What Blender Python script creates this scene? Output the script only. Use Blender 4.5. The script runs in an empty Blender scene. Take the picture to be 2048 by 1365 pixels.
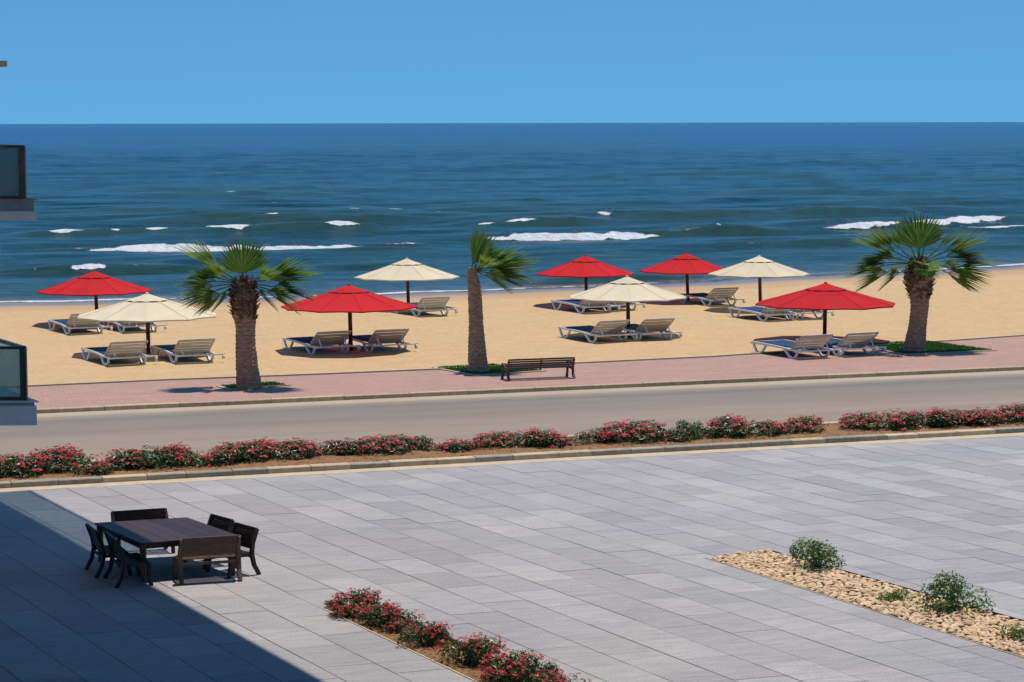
import bpy, math, random
import numpy as np
from mathutils import Matrix, Vector
from mathutils import noise as mnoise
random.seed(7); rng = np.random.default_rng(7)
sc = bpy.context.scene
R = math.radians

# ------------------------------------------------------------------ camera
F = 4600.0; CAMH = 8.5
PITCH = math.atan(436.5 / F)
cam_d = bpy.data.cameras.new('camera'); cam = bpy.data.objects.new('camera', cam_d)
sc.collection.objects.link(cam)
cam_d.sensor_width = 36; cam_d.lens = F / 2048 * 36
cam_d.clip_start = .1; cam_d.clip_end = 400000
MC = Matrix.Translation((0, 0, CAMH)) @ Matrix.Rotation(R(90) - PITCH, 4, 'X') @ Matrix.Rotation(R(-.11), 4, 'Z')
cam.matrix_world = MC
sc.camera = cam

# ------------------------------------------------------------------ sun, sky, exposure
SUN = Vector((.14, .15, 1.0)).normalized()
sun_d = bpy.data.lights.new('sun', 'SUN'); sun = bpy.data.objects.new('sun', sun_d)
sc.collection.objects.link(sun)
sun_d.energy = 4.3; sun_d.angle = R(.5); sun_d.color = (1, .93, .84)
sun.rotation_euler = SUN.to_track_quat('Z', 'Y').to_euler()
sun.location = (0, 0, 60)
w = bpy.data.worlds.new('World'); sc.world = w; w.use_nodes = True
nt = w.node_tree; nt.nodes.clear()
out = nt.nodes.new('ShaderNodeOutputWorld'); bg = nt.nodes.new('ShaderNodeBackground')
sky = nt.nodes.new('ShaderNodeTexSky'); sky.sky_type = 'NISHITA'; sky.sun_disc = False
sky.sun_elevation = math.asin(SUN.z); sky.sun_rotation = math.atan2(SUN.x, SUN.y)
sky.air_density = 1.0; sky.dust_density = .0; sky.ozone_density = 4.0; sky.altitude = 0
tc = nt.nodes.new('ShaderNodeTexCoord'); vm = nt.nodes.new('ShaderNodeVectorMath'); vm.operation = 'MULTIPLY_ADD'
vm.inputs[1].default_value = (1, 1, 1.3); vm.inputs[2].default_value = (0, 0, .22)
tint = nt.nodes.new('ShaderNodeMix'); tint.data_type = 'RGBA'; tint.blend_type = 'MULTIPLY'; tint.inputs[0].default_value = 1
tint.inputs[7].default_value = (.48, .925, 1.03, 1)
nt.links.new(tc.outputs['Generated'], vm.inputs[0]); nt.links.new(vm.outputs[0], sky.inputs[0])
nt.links.new(sky.outputs[0], tint.inputs[6]); nt.links.new(tint.outputs[2], bg.inputs[0])
bg.inputs[1].default_value = .122
nt.links.new(bg.outputs[0], out.inputs[0])
sc.view_settings.view_transform = 'Standard'; sc.view_settings.look = 'None'
sc.view_settings.exposure = 0; sc.view_settings.gamma = 1
sc.render.engine = 'CYCLES'; sc.cycles.max_bounces = 8; sc.cycles.transparent_max_bounces = 16

# ------------------------------------------------------------------ helpers: ground points
M3 = MC.to_3x3()
def G(px, py, z=0.0):
    d = M3 @ Vector(((px - 1024) / F, -(py - 682.5) / F, -1))
    k = (z - CAMH) / d.z
    return Vector((d.x * k, d.y * k, z))
def unit(v): v = Vector((v[0], v[1], 0)); return v.normalized()
CD = unit(G(2048, 865) - G(0, 977))              # along the kerbs, to the right and away
TD = unit(Vector((-.527, 1, 0)))                 # along the long paver joints, away and to the left
MD = Vector((-CD.y, CD.x, 0))                    # towards the sea, square to the kerbs

# ------------------------------------------------------------------ helpers: meshes
def rotz(a): return Matrix.Rotation(a, 4, 'Z')
def frame(o, fwd):                                # local Y -> fwd
    fwd = unit(fwd); return Matrix.Translation(o) @ Matrix(((fwd.y, fwd.x, 0, 0), (-fwd.x, fwd.y, 0, 0), (0, 0, 1, 0), (0, 0, 0, 1)))
class MB:
    def __init__(s): s.v = []; s.f = []; s.mi = []; s.attr = []; s.cur = 0; s.a = 0.0
    def add(s, vs, fs):
        b = len(s.v); s.v += [tuple(p) for p in vs]; s.f += [tuple(b + i for i in f) for f in fs]
        s.mi += [s.cur] * len(fs); s.attr += [s.a] * len(vs); return s
    def box(s, x0, x1, y0, y1, z0, z1, m=None, taper=0):
        t = taper
        vs = [(x0, y0, z0), (x1, y0, z0), (x1, y1, z0), (x0, y1, z0), (x0 + t, y0 + t, z1), (x1 - t, y0 + t, z1), (x1 - t, y1 - t, z1), (x0 + t, y1 - t, z1)]
        if m: vs = [m @ Vector(p) for p in vs]
        return s.add(vs, [(3, 2, 1, 0), (4, 5, 6, 7), (0, 1, 5, 4), (1, 2, 6, 5), (2, 3, 7, 6), (3, 0, 4, 7)])
    def beam(s, pts, wid, hei, up=(0, 0, 1)):     # rectangular section swept on a polyline
        pts = [Vector(p) for p in pts]; n = len(pts); up = Vector(up)
        ww = wid if isinstance(wid, (list, tuple)) else [wid] * n; hh = hei if isinstance(hei, (list, tuple)) else [hei] * n
        vs = []
        for i, p in enumerate(pts):
            t = (pts[min(i + 1, n - 1)] - pts[max(i - 1, 0)]).normalized()
            sd = t.cross(up)
            sd = sd.normalized() if sd.length > 1e-4 else Vector((1, 0, 0))
            u = sd.cross(t).normalized()
            a, b = ww[i] / 2, hh[i] / 2
            vs += [p - sd * a - u * b, p + sd * a - u * b, p + sd * a + u * b, p - sd * a + u * b]
        fs = [(3, 2, 1, 0), tuple(4 * (n - 1) + k for k in range(4))]
        for i in range(n - 1):
            for k in range(4):
                k2 = (k + 1) % 4; fs.append((4 * i + k, 4 * i + k2, 4 * i + 4 + k2, 4 * i + 4 + k))
        return s.add(vs, fs)
    def tube(s, pts, r, n=8, cap=True):
        pts = [Vector(p) for p in pts]; m = len(pts); rr = r if isinstance(r, (list, tuple)) else [r] * m
        vs = []; ref = None
        for i, p in enumerate(pts):
            t = (pts[min(i + 1, m - 1)] - pts[max(i - 1, 0)]).normalized()
            if ref is None: ref = Vector((1, 0, 0)) if abs(t.x) < .9 else Vector((0, 1, 0))
            a = (ref - t * ref.dot(t)).normalized(); ref = a; b = t.cross(a)
            for k in range(n):
                q = 2 * math.pi * k / n; vs.append(p + (a * math.cos(q) + b * math.sin(q)) * rr[i])
        fs = []
        for i in range(m - 1):
            for k in range(n):
                k2 = (k + 1) % n; fs.append((i * n + k, i * n + k2, i * n + n + k2, i * n + n + k))
        if cap: fs += [tuple(range(n))[::-1], tuple((m - 1) * n + k for k in range(n))]
        return s.add(vs, fs)
    def poly(s, pts, z0, z1):                     # prism
        n = len(pts); vs = [(p[0], p[1], z0) for p in pts] + [(p[0], p[1], z1) for p in pts]
        ar = sum(pts[i][0] * pts[(i + 1) % n][1] - pts[(i + 1) % n][0] * pts[i][1] for i in range(n))
        fs = [tuple(range(n)), tuple(range(n, 2 * n))] + [(i, (i + 1) % n, n + (i + 1) % n, n + i) for i in range(n)]
        if ar > 0: fs[0] = fs[0][::-1]
        else: fs[1] = fs[1][::-1]; fs[2:] = [f[::-1] for f in fs[2:]]
        return s.add(vs, fs)
    def mesh(s, name, mats, smooth=False, attr=None):
        me = bpy.data.meshes.new(name); me.from_pydata(s.v, [], s.f)
        for m in (mats if isinstance(mats, (list, tuple)) else [mats]): me.materials.append(m)
        if any(s.mi): me.polygons.foreach_set('material_index', s.mi)
        if smooth: me.polygons.foreach_set('use_smooth', [True] * len(me.polygons))
        if attr:
            at = me.attributes.new(attr, 'FLOAT', 'POINT'); at.data.foreach_set('value', s.attr)
        me.update(); return me
    def build(s, name, mats, parent=None, smooth=False, attr=None, bevel=0):
        o = bpy.data.objects.new(name, s.mesh(name, mats, smooth, attr)); sc.collection.objects.link(o)
        if parent: o.parent = parent
        if bevel:
            b = o.modifiers.new('bevel', 'BEVEL'); b.width = bevel; b.segments = 2; b.limit_method = 'ANGLE'
        return o
def tag(o, label=None, cat=None, group=None, kind=None):
    if label: o['label'] = label
    if cat: o['category'] = cat
    if group: o['group'] = group
    if kind: o['kind'] = kind
    return o
def empty(name, mw=None):
    o = bpy.data.objects.new(name, None); sc.collection.objects.link(o); o.empty_display_size = .2
    if mw is not None: o.matrix_world = mw
    return o
def kids(o): return [c for c in bpy.data.objects if c.parent == o]
def copy_tree(root, mw, tree):
    r = root.copy(); sc.collection.objects.link(r); r.matrix_world = mw
    for ch, subs in tree:
        c = ch.copy(); sc.collection.objects.link(c); c.parent = r
        for g in subs:
            d = g.copy(); sc.collection.objects.link(d); d.parent = c
    return r
def tree_of(root): return [(c, kids(c)) for c in kids(root)]

# ------------------------------------------------------------------ materials
def new_mat(name):
    m = bpy.data.materials.new(name); m.use_nodes = True
    n = m.node_tree; p = n.nodes['Principled BSDF']; return m, n, p
def N(n, t, **k):
    x = n.nodes.new(t)
    for a, b in k.items(): setattr(x, a, b)
    return x
def ramp(n, fac, stops):
    r = N(n, 'ShaderNodeValToRGB'); e = r.color_ramp.elements
    while len(e) < len(stops): e.new(.5)
    for i, (p, c) in enumerate(stops):
        e[i].position = p; e[i].color = (*c, 1) if len(c) == 3 else c
    n.links.new(fac, r.inputs[0]); return r
def coords(n, scale=(1, 1, 1), rot=0, kind='Object'):
    if kind == 'World': src = N(n, 'ShaderNodeNewGeometry').outputs['Position']
    else: src = N(n, 'ShaderNodeTexCoord').outputs['Object']
    mp = N(n, 'ShaderNodeMapping'); mp.inputs['Rotation'].default_value = (0, 0, rot); 
    n.links.new(src, mp.inputs[0])
    m2 = N(n, 'ShaderNodeVectorMath', operation='MULTIPLY'); m2.inputs[1].default_value = scale
    n.links.new(mp.outputs[0], m2.inputs[0]); return m2.outputs[0]
def noise(n, vec, scale, detail=4, rough=.55):
    x = N(n, 'ShaderNodeTexNoise'); x.inputs['Scale'].default_value = scale; x.inputs['Detail'].default_value = detail
    x.inputs['Roughness'].default_value = rough; n.links.new(vec, x.inputs['Vector']); return x.outputs[0]
def mixc(n, fac, a, b, mode='MIX'):
    x = N(n, 'ShaderNodeMix', data_type='RGBA', blend_type=mode)
    if isinstance(fac, (int, float)): x.inputs[0].default_value = fac
    else: n.links.new(fac, x.inputs[0])
    for i, c in ((6, a), (7, b)):
        if isinstance(c, tuple): x.inputs[i].default_value = (*c, 1)
        else: n.links.new(c, x.inputs[i])
    return x.outputs[2]
def math_(n, op, a, b=None):
    x = N(n, 'ShaderNodeMath', operation=op)
    for i, c in ((0, a), (1, b)):
        if c is None: continue
        if isinstance(c, (int, float)): x.inputs[i].default_value = c
        else: n.links.new(c, x.inputs[i])
    return x.outputs[0]
def bump(n, p, h, strength, dist):
    b = N(n, 'ShaderNodeBump'); b.inputs['Strength'].default_value = strength; b.inputs['Distance'].default_value = dist
    n.links.new(h, b.inputs['Height']); n.links.new(b.outputs[0], p.inputs['Normal']); return b
def rot_to(d): return -math.atan2(d.y, d.x)       # maps direction d onto local x
CR = rot_to(CD); TR = rot_to(TD)

def simple(name, c1, c2, rough=.6, scale=8, bscale=0, bdist=.003, kind='Object', stretch=(1, 1, 1), lo=.35, hi=.65, spec=.5, vary=0):
    m, n, p = new_mat(name)
    v = coords(n, stretch, 0, kind); f = noise(n, v, scale)
    r = ramp(n, f, [(lo, c1), (hi, c2)]); col = r.outputs[0]
    if vary:
        oi = N(n, 'ShaderNodeObjectInfo'); rr = ramp(n, oi.outputs['Random'], [(0, (1 - vary,) * 3), (1, (1 + vary,) * 3)])
        col = mixc(n, 1, col, rr.outputs[0], 'MULTIPLY')
    n.links.new(col, p.inputs['Base Color']); p.inputs['Roughness'].default_value = rough
    p.inputs['Specular IOR Level'].default_value = spec
    if bscale: bump(n, p, noise(n, v, bscale, 3), .5, bdist)
    return m
def leafy(name, c1, c2, trans=.3, rough=.45, scale=6):
    m, n, p = new_mat(name)
    g = N(n, 'ShaderNodeNewGeometry'); a = N(n, 'ShaderNodeAttribute', attribute_name='tone')
    r = ramp(n, a.outputs['Fac'], [(0, c1), (1, c2)])
    n.links.new(r.outputs[0], p.inputs['Base Color']); p.inputs['Roughness'].default_value = rough
    tr = N(n, 'ShaderNodeBsdfTranslucent'); n.links.new(r.outputs[0], tr.inputs[0])
    mx = N(n, 'ShaderNodeMixShader'); mx.inputs[0].default_value = trans
    n.links.new(p.outputs[0], mx.inputs[1]); n.links.new(tr.outputs[0], mx.inputs[2])
    n.links.new(mx.outputs[0], n.nodes['Material Output'].inputs[0]); return m

# stone pavers
def paver_mat():
    m, n, p = new_mat('grey granite')
    a = N(n, 'ShaderNodeAttribute', attribute_name='tone')
    r = ramp(n, a.outputs['Fac'], [(0, (.276, .260, .256)), (.25, (.302, .286, .279)), (.7, (.326, .309, .301)), (1, (.364, .344, .334))])
    v = coords(n, (1, 6, 1), CR, 'World')
    st = ramp(n, noise(n, v, 1.3, 7, .72), [(.3, (.80, .80, .81)), (.7, (1.18, 1.18, 1.17))])
    v2 = coords(n, (1, 1, 1), 0, 'World')
    gr = ramp(n, noise(n, v2, 26, 4, .85), [(.3, (.72, .72, .72)), (.7, (1.28, 1.28, 1.28))])
    big = ramp(n, noise(n, v2, .22, 3), [(.35, (.93, .93, .95)), (.65, (1.05, 1.045, 1.03))])
    c = mixc(n, 1, r.outputs[0], st.outputs[0], 'MULTIPLY'); c = mixc(n, 1, c, gr.outputs[0], 'MULTIPLY'); c = mixc(n, 1, c, big.outputs[0], 'MULTIPLY')
    n.links.new(c, p.inputs['Base Color']); p.inputs['Roughness'].default_value = .75
    bump(n, p, noise(n, v2, 60, 3), .4, .003); return m
M_PAVER = paver_mat()
M_JOINT = simple('joint mortar', (.13, .13, .13), (.18, .18, .18), .9, 5, kind='World')
M_STRIP = simple('sandy gutter concrete', (.44, .35, .235), (.53, .43, .295), .85, 3, 40, .003, 'World')
M_KGREY = simple('grey kerb stone', (.24, .205, .15), (.33, .285, .21), .8, 6, 50, .004, 'World', vary=.12)
M_KTAN = simple('tan kerb stone', (.42, .33, .20), (.54, .42, .27), .8, 6, 50, .004, 'World', vary=.1)
M_KFAR = simple('weathered kerb stone', (.38, .28, .16), (.50, .38, .23), .8, 6, 50, .004, 'World', vary=.15)
M_EDGE = simple('concrete edging', (.42, .34, .24), (.52, .43, .31), .8, 6, 50, .003, 'World')
M_DARKEDGE = simple('dark steel edging', (.05, .045, .04), (.09, .08, .07), .6, 10, kind='World')

def asphalt():
    m, n, p = new_mat('asphalt road')
    v = coords(n, (.02, 1, 1), CR, 'World'); band = noise(n, v, .55, 3, .6)
    a = N(n, 'ShaderNodeAttribute', attribute_name='across')
    base = ramp(n, a.outputs['Fac'], [(0, (.30, .225, .15)), (.1, (.275, .215, .155)), (.42, (.25, .20, .15)), (.6, (.215, .180, .145)), (.84, (.185, .160, .138)), (.90, (.25, .205, .15)), (.95, (.42, .33, .23)), (1, (.42, .33, .23))])
    b2 = ramp(n, band, [(.3, (.86, .86, .87)), (.7, (1.12, 1.11, 1.09))])
    v2 = coords(n, (1, 1, 1), 0, 'World'); v3 = coords(n, (.25, 2, 1), CR, 'World')
    g = ramp(n, noise(n, v2, 30, 4, .75), [(.3, (.86,) * 3), (.7, (1.13,) * 3)])
    pt = ramp(n, noise(n, v3, .5, 5, .65), [(.3, (.92,) * 3), (.7, (1.07,) * 3)])
    c = mixc(n, 1, base.outputs[0], b2.outputs[0], 'MULTIPLY'); c = mixc(n, 1, c, g.outputs[0], 'MULTIPLY'); c = mixc(n, 1, c, pt.outputs[0], 'MULTIPLY')
    n.links.new(c, p.inputs['Base Color']); p.inputs['Roughness'].default_value = .85
    bump(n, p, noise(n, v2, 70, 2), .5, .004); return m
M_ROAD = asphalt()

def pinkbrick():
    m, n, p = new_mat('pink paving brick')
    v = coords(n, (1, 1, 1), TR + .25, 'World')
    b = N(n, 'ShaderNodeTexBrick'); n.links.new(v, b.inputs['Vector'])
    b.inputs['Color1'].default_value = (.415, .245, .185, 1); b.inputs['Color2'].default_value = (.375, .218, .163, 1); b.inputs['Mortar'].default_value = (.33, .20, .155, 1)
    b.inputs['Scale'].default_value = 1; b.inputs['Brick Width'].default_value = .30; b.inputs['Row Height'].default_value = .14; b.inputs['Mortar Size'].default_value = .012
    b.inputs['Bias'].default_value = 0.1
    v2 = coords(n, (1, 1, 1), 0, 'World'); v3 = coords(n, (.6, 2.5, 1), CR, 'World')
    g = ramp(n, noise(n, v3, .9, 4, .6), [(.3, (.88, .88, .9)), (.7, (1.1, 1.09, 1.07))])
    g2 = ramp(n, noise(n, v2, 25, 3, .7), [(.3, (.87,) * 3), (.7, (1.1,) * 3)])
    c = mixc(n, 1, b.outputs[0], g.outputs[0], 'MULTIPLY'); c = mixc(n, 1, c, g2.outputs[0], 'MULTIPLY')
    n.links.new(c, p.inputs['Base Color']); p.inputs['Roughness'].default_value = .8
    return m
M_PINK = pinkbrick()

def sand():
    m, n, p = new_mat('beach sand')
    v = coords(n, (1, 1, 1), 0, 'World'); v3 = coords(n, (.5, 1.6, 1), CR, 'World')
    dry = ramp(n, noise(n, v3, .8, 6, .7), [(.25, (.485, .325, .165)), (.5, (.53, .36, .185)), (.8, (.57, .40, .215))])
    g = ramp(n, noise(n, v, 5, 6, .85), [(.3, (.80, .77, .72)), (.7, (1.14, 1.14, 1.14))])
    g2 = ramp(n, noise(n, v, 1.7, 5, .8), [(.32, (.90, .885, .85)), (.6, (1.04,) * 3)])
    c = mixc(n, 1, dry.outputs[0], g.outputs[0], 'MULTIPLY'); c = mixc(n, 1, c, g2.outputs[0], 'MULTIPLY')
    a = N(n, 'ShaderNodeAttribute', attribute_name='wet')
    wn = math_(n, 'ADD', a.outputs['Fac'], math_(n, 'MULTIPLY', math_(n, 'SUBTRACT', noise(n, v, .25, 4), .5), .22))
    wc = ramp(n, wn, [(.3, (0, 0, 0)), (.42, (.55,) * 3), (.62, (.6,) * 3), (.82, (1, 1, 1))])
    wetc = ramp(n, a.outputs['Fac'], [(.5, (.42, .255, .14)), (.85, (.24, .18, .14))])
    c = mixc(n, wc.outputs[0], c, wetc.outputs[0])
    n.links.new(c, p.inputs['Base Color'])
    rr = ramp(n, a.outputs['Fac'], [(.6, (.95,) * 3), (.85, (.3,) * 3)]); n.links.new(rr.outputs[0], p.inputs['Roughness'])
    h = math_(n, 'ADD', noise(n, v, 3, 4, .6), math_(n, 'MULTIPLY', noise(n, v, 14, 3), .3))
    bump(n, p, h, .6, .09); return m
M_SAND = sand()
M_GROUND = simple('earth', (.3, .23, .15), (.4, .3, .2), .95, .3, kind='World')
M_MULCH = simple('orange mulch soil', (.12, .055, .018), (.32, .17, .07), .95, 14, 30, .03, 'World', lo=.3, hi=.7)
M_CHIP = simple('bark chips', (.13, .055, .018), (.42, .24, .10), .9, 9, kind='World', lo=.3, hi=.7)
M_STONE = simple('beige stone', (.50, .335, .19), (.66, .48, .30), .85, 5, 25, .008, 'World', vary=.13)
M_BEDSAND = simple('stone bed sand', (.07, .04, .02), (.20, .12, .065), .95, 9, 30, .02, 'World')
M_GRASS = leafy('grass blades', (.03, .10, .012), (.10, .23, .035), .3)
M_TURF = simple('turf soil', (.02, .055, .008), (.04, .09, .015), .95, 6, kind='World')

def sea_mat():
    m, n, p = new_mat('sea water')
    deep = N(n, 'ShaderNodeAttribute', attribute_name='shallow'); fo = N(n, 'ShaderNodeAttribute', attribute_name='foam'); gr = N(n, 'ShaderNodeAttribute', attribute_name='green')
    v = coords(n, (.35, 1, 1), CR, 'World'); vf = coords(n, (1.0, .22, 1), CR, 'World')
    far = ramp(n, deep.outputs['Fac'], [(0, (.0003, .050, .130)), (.05, (.0004, .038, .085)), (.14, (.0008, .034, .066)), (.3, (.003, .042, .066)), (.6, (.012, .060, .080)), (.85, (.05, .085, .085)), (1, (.16, .15, .12))])
    pa = ramp(n, noise(n, coords(n, (.05, .3, 1), CR, 'World'), 1.0, 6, .7), [(.35, (.8, .89, .91)), (.65, (1.25, 1.1, 1.07))])
    c = mixc(n, 1, far.outputs[0], pa.outputs[0], 'MULTIPLY')
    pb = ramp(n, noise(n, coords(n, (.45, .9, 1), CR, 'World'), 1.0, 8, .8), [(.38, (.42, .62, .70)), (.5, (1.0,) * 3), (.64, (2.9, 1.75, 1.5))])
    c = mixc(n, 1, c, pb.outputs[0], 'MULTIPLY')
    c = mixc(n, gr.outputs['Fac'], c, (.022, .062, .042))
    # foam: soft attribute broken up by noise
    nz = noise(n, vf, 1.1, 7, .8)
    f = math_(n, 'ADD', fo.outputs['Fac'], math_(n, 'MULTIPLY', math_(n, 'SUBTRACT', nz, .5), 1.15))
    fr = ramp(n, f, [(.36, (0, 0, 0)), (.66, (1, 1, 1))])
    zero = ramp(n, fo.outputs['Fac'], [(.02, (0, 0, 0)), (.12, (1, 1, 1))])
    fm = math_(n, 'MULTIPLY', fr.outputs[0], zero.outputs[0])
    fcol = ramp(n, noise(n, vf, 2.6, 5, .8), [(.35, (.50, .56, .60)), (.62, (.80, .80, .80))])
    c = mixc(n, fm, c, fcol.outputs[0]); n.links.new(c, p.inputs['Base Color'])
    rg = ramp(n, fm, [(0, (.16,) * 3), (1, (.9,) * 3)]); n.links.new(rg.outputs[0], p.inputs['Roughness'])
    p.inputs['IOR'].default_value = 1.33
    vs = coords(n, (.45, 1, 1), CR, 'World')
    h = noise(n, vs, .16, 10, .66)
    h = math_(n, 'ADD', h, math_(n, 'MULTIPLY', fm, .35))
    bump(n, p, h, 1.0, 2.6); p.inputs['Specular IOR Level'].default_value = .11; return m
M_SEA = sea_mat()

M_WOOD = simple('dark brown stained wood', (.020, .011, .007), (.045, .026, .016), .55, 6, 30, .002, stretch=(1, 1, 6), vary=.1, spec=.3)
M_TABLE = simple('dark table planks', (.036, .021, .020), (.058, .036, .032), .5, 3, 20, .001, stretch=(1, 8, 1), vary=.18, spec=.2)
M_BENCH = simple('reddish brown bench timber', (.055, .024, .016), (.12, .055, .038), .5, 6, 30, .002, stretch=(6, 1, 1), vary=.15)
M_POLE = simple('brown parasol pole', (.045, .018, .010), (.085, .034, .020), .5, 10, kind='Object')
def fabric(name, c, trans):
    m, n, p = new_mat(name)
    v = coords(n, (1, 1, 1)); f = ramp(n, noise(n, v, 1.4, 4), [(.3, tuple(x * .9 for x in c)), (.7, c)])
    oi = N(n, 'ShaderNodeObjectInfo'); rr = ramp(n, oi.outputs['Random'], [(0, (.93,) * 3), (1, (1.05,) * 3)])
    col = mixc(n, 1, f.outputs[0], rr.outputs[0], 'MULTIPLY')
    n.links.new(col, p.inputs['Base Color']); p.inputs['Roughness'].default_value = .85; p.inputs['Specular IOR Level'].default_value = .15
    bump(n, p, noise(n, v, 3, 3), .35, .03)
    tr = N(n, 'ShaderNodeBsdfTranslucent'); n.links.new(col, tr.inputs[0])
    mx = N(n, 'ShaderNodeMixShader'); mx.inputs[0].default_value = trans
    n.links.new(p.outputs[0], mx.inputs[1]); n.links.new(tr.outputs[0], mx.inputs[2]); n.links.new(mx.outputs[0], n.nodes['Material Output'].inputs[0]); return m
M_RED = fabric('red canvas', (.56, .018, .022), .12)
M_CREAM = fabric('cream canvas', (.80, .70, .49), .22)
M_SLOT = simple('vent gap shade', (.02, .015, .012), (.03, .02, .02), .9)  # near-black colour in place of shade under the vent cap
M_FRAME = simple('white lounger resin', (.62, .62, .60), (.74, .74, .71), .4, 5)
M_SEAT = simple('navy lounger mesh', (.020, .045, .105), (.035, .07, .15), .9, 8, spec=.15)
M_BACK = fabric('taupe sling', (.60, .56, .49), .35)
M_TOWEL = simple('dark blue towel', (.025, .04, .08), (.045, .065, .12), .95, 5, 30, .01)
M_TRUNK = None
def trunk_mat():
    m, n, p = new_mat('palm bark')
    v = coords(n, (1, 1, 4.5)); f = noise(n, v, 6, 5, .7)
    v2 = coords(n, (1, 1, 1)); f2 = noise(n, v2, 14, 4, .7)
    r = ramp(n, f, [(.3, (.17, .092, .050)), (.55, (.42, .255, .155)), (.75, (.66, .46, .31))])
    r2 = ramp(n, f2, [(.3, (.7,) * 3), (.7, (1.2,) * 3)])
    n.links.new(mixc(n, 1, r.outputs[0], r2.outputs[0], 'MULTIPLY'), p.inputs['Base Color']); p.inputs['Roughness'].default_value = .9
    bump(n, p, f2, .8, .03); return m
M_TRUNK = trunk_mat()
M_BOOT = simple('dry leaf base', (.055, .032, .020), (.20, .125, .075), .9, 9, 20, .01, lo=.3, hi=.7)
M_FROND = leafy('palm frond green', (.018, .072, .010), (.21, .34, .05), .36, .4)
M_LEAF = leafy('glossy shrub leaf', (.012, .038, .008), (.11, .19, .045), .25, .35)
M_LEAF2 = leafy('fresh shrub leaf', (.022, .065, .010), (.15, .27, .04), .3, .38)
M_LEAF3 = leafy('bright yellow green leaf', (.05, .12, .012), (.22, .33, .04), .25, .4)
M_FLOWER = leafy('rose red blossom', (.38, .006, .012), (.76, .05, .075), .2, .6)
M_STEM = simple('shrub stem', (.06, .04, .02), (.1, .07, .04), .9)
M_WHITE = simple('white render', (.76, .74, .69), (.85, .83, .78), .75, 2, 40, .002, 'World')
M_GREYB = simple('grey blue fascia', (.22, .27, .29), (.30, .36, .38), .5, 3, kind='World')
M_TANST = simple('stained slab lip', (.30, .22, .14), (.45, .36, .26), .7, 6, kind='World')
M_FRD = simple('dark metal rail', (.012, .016, .018), (.03, .036, .04), .35, 12, kind='World')
M_FRB = simple('rusty brown rail', (.05, .035, .022), (.13, .10, .075), .5, 7, kind='World')
M_AWN = simple('cream awning cloth', (.72, .64, .45), (.8, .72, .52), .8, 3, kind='World')
def glass_mat(name, tintc, refl, body):
    m, n, p = new_mat(name)
    p.inputs['Base Color'].default_value = (*body, 1); p.inputs['Roughness'].default_value = .08
    tr = N(n, 'ShaderNodeBsdfTransparent'); tr.inputs[0].default_value = (*tintc, 1)
    v = coords(n, (1, 1, 1), 0, 'World'); f = ramp(n, noise(n, v, 1.5, 4), [(.3, (refl * .8,) * 3), (.7, (refl * 1.15,) * 3)])
    mx = N(n, 'ShaderNodeMixShader'); n.links.new(f.outputs[0], mx.inputs[0])
    n.links.new(tr.outputs[0], mx.inputs[1]); n.links.new(p.outputs[0], mx.inputs[2]); n.links.new(mx.outputs[0], n.nodes['Material Output'].inputs[0]); return m
M_GLASS = glass_mat('tinted balcony glass', (.72, .86, .86), .34, (.50, .66, .64))
M_GLASS2 = glass_mat('dusty balcony glass', (.66, .82, .84), .4, (.22, .34, .36))
M_SHADEGL = glass_mat('shade strip glass', (.62, .68, .74), .22, (.2, .3, .35))  # for the added glass strip that half-shades the plaza

# ------------------------------------------------------------------ ground, sand, sea
def line_u(px, py, z): return G(px, py, z).dot(MD)
U_KB = (line_u(0, 977, 0) + line_u(1024, 923, 0) + line_u(2048, 865, 0)) / 3       # plaza side foot of the near kerb
U_GUT = U_KB - .52                                                                # plaza side of the pale strip
U_BED1 = U_KB + .30
U_RD0 = line_u(1665, 851, 0)                                                      # bed / road
U_RD1 = (line_u(75, 824, -.12) + line_u(1024, 789, -.12) + line_u(2048, 741, -.12)) / 3
def P(s, u, z=0): v = CD * s + MD * u; v.z = z; return v
def strip(s0, s1, u0, u1): return [P(s0, u0), P(s1, u0), P(s1, u1), P(s0, u1)]
SL, SR = -260, 420

g = MB(); gx = [-120000, 120000]; g.add([(-120000, -400, -1.4), (120000, -400, -1.4), (120000, 120, -1.4), (-120000, 120, -1.4), (120000, 120000, -1.4), (-120000, 120000, -1.4)], [(0, 1, 2, 3), (3, 2, 4, 5)])
tag(g.build('ground', M_GROUND), kind='structure')

# sidewalk back edge and shoreline as poly lines in the world
def pline(pts, z=0): return [G(a, b, z) for a, b in pts]
back = pline([(0, 776), (300, 762), (680, 748), (1024, 733), (1380, 717), (1700, 696), (2048, 672)])
d0 = (back[1] - back[0]).normalized(); d1 = (back[-1] - back[-2]).normalized()
back = [back[0] + (back[0] - back[-1]).normalized() * 250] + back + [back[-1] + (back[-1] - back[3]).normalized() * 400]
WZ = -.22
shore = pline([(-60, 608), (0, 607), (230, 603), (450, 600), (700, 592), (850, 587), (1024, 582), (1200, 574), (1400, 565), (1650, 553), (1850, 543), (2048, 533), (2120, 529)], WZ)
shore = [shore[0] - CD * 350 - MD * 10] + shore + [shore[-1] + (CD * .96 - MD * .28).normalized() * 40] + [shore[-1] + (CD * .95 - MD * .3).normalized() * 500]
def interp_u(line, s):
    ss = np.array([p.dot(CD) for p in line]); uu = np.array([p.dot(MD) for p in line]); return np.interp(s, ss, uu)
svals = np.concatenate([np.linspace(-200, -60, 15), np.linspace(-58, 150, 260), np.linspace(155, 420, 20)])
m_ = MB(); rows = []
sh_u = interp_u(shore, svals) + .35 * np.sin(svals * .35) + .22 * np.sin(svals * .9 + 1)
bk_u = interp_u(back, svals)
fr = np.concatenate([np.linspace(0, .8, 26), np.linspace(.82, 1, 10)])
vs = []; wet = []
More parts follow.
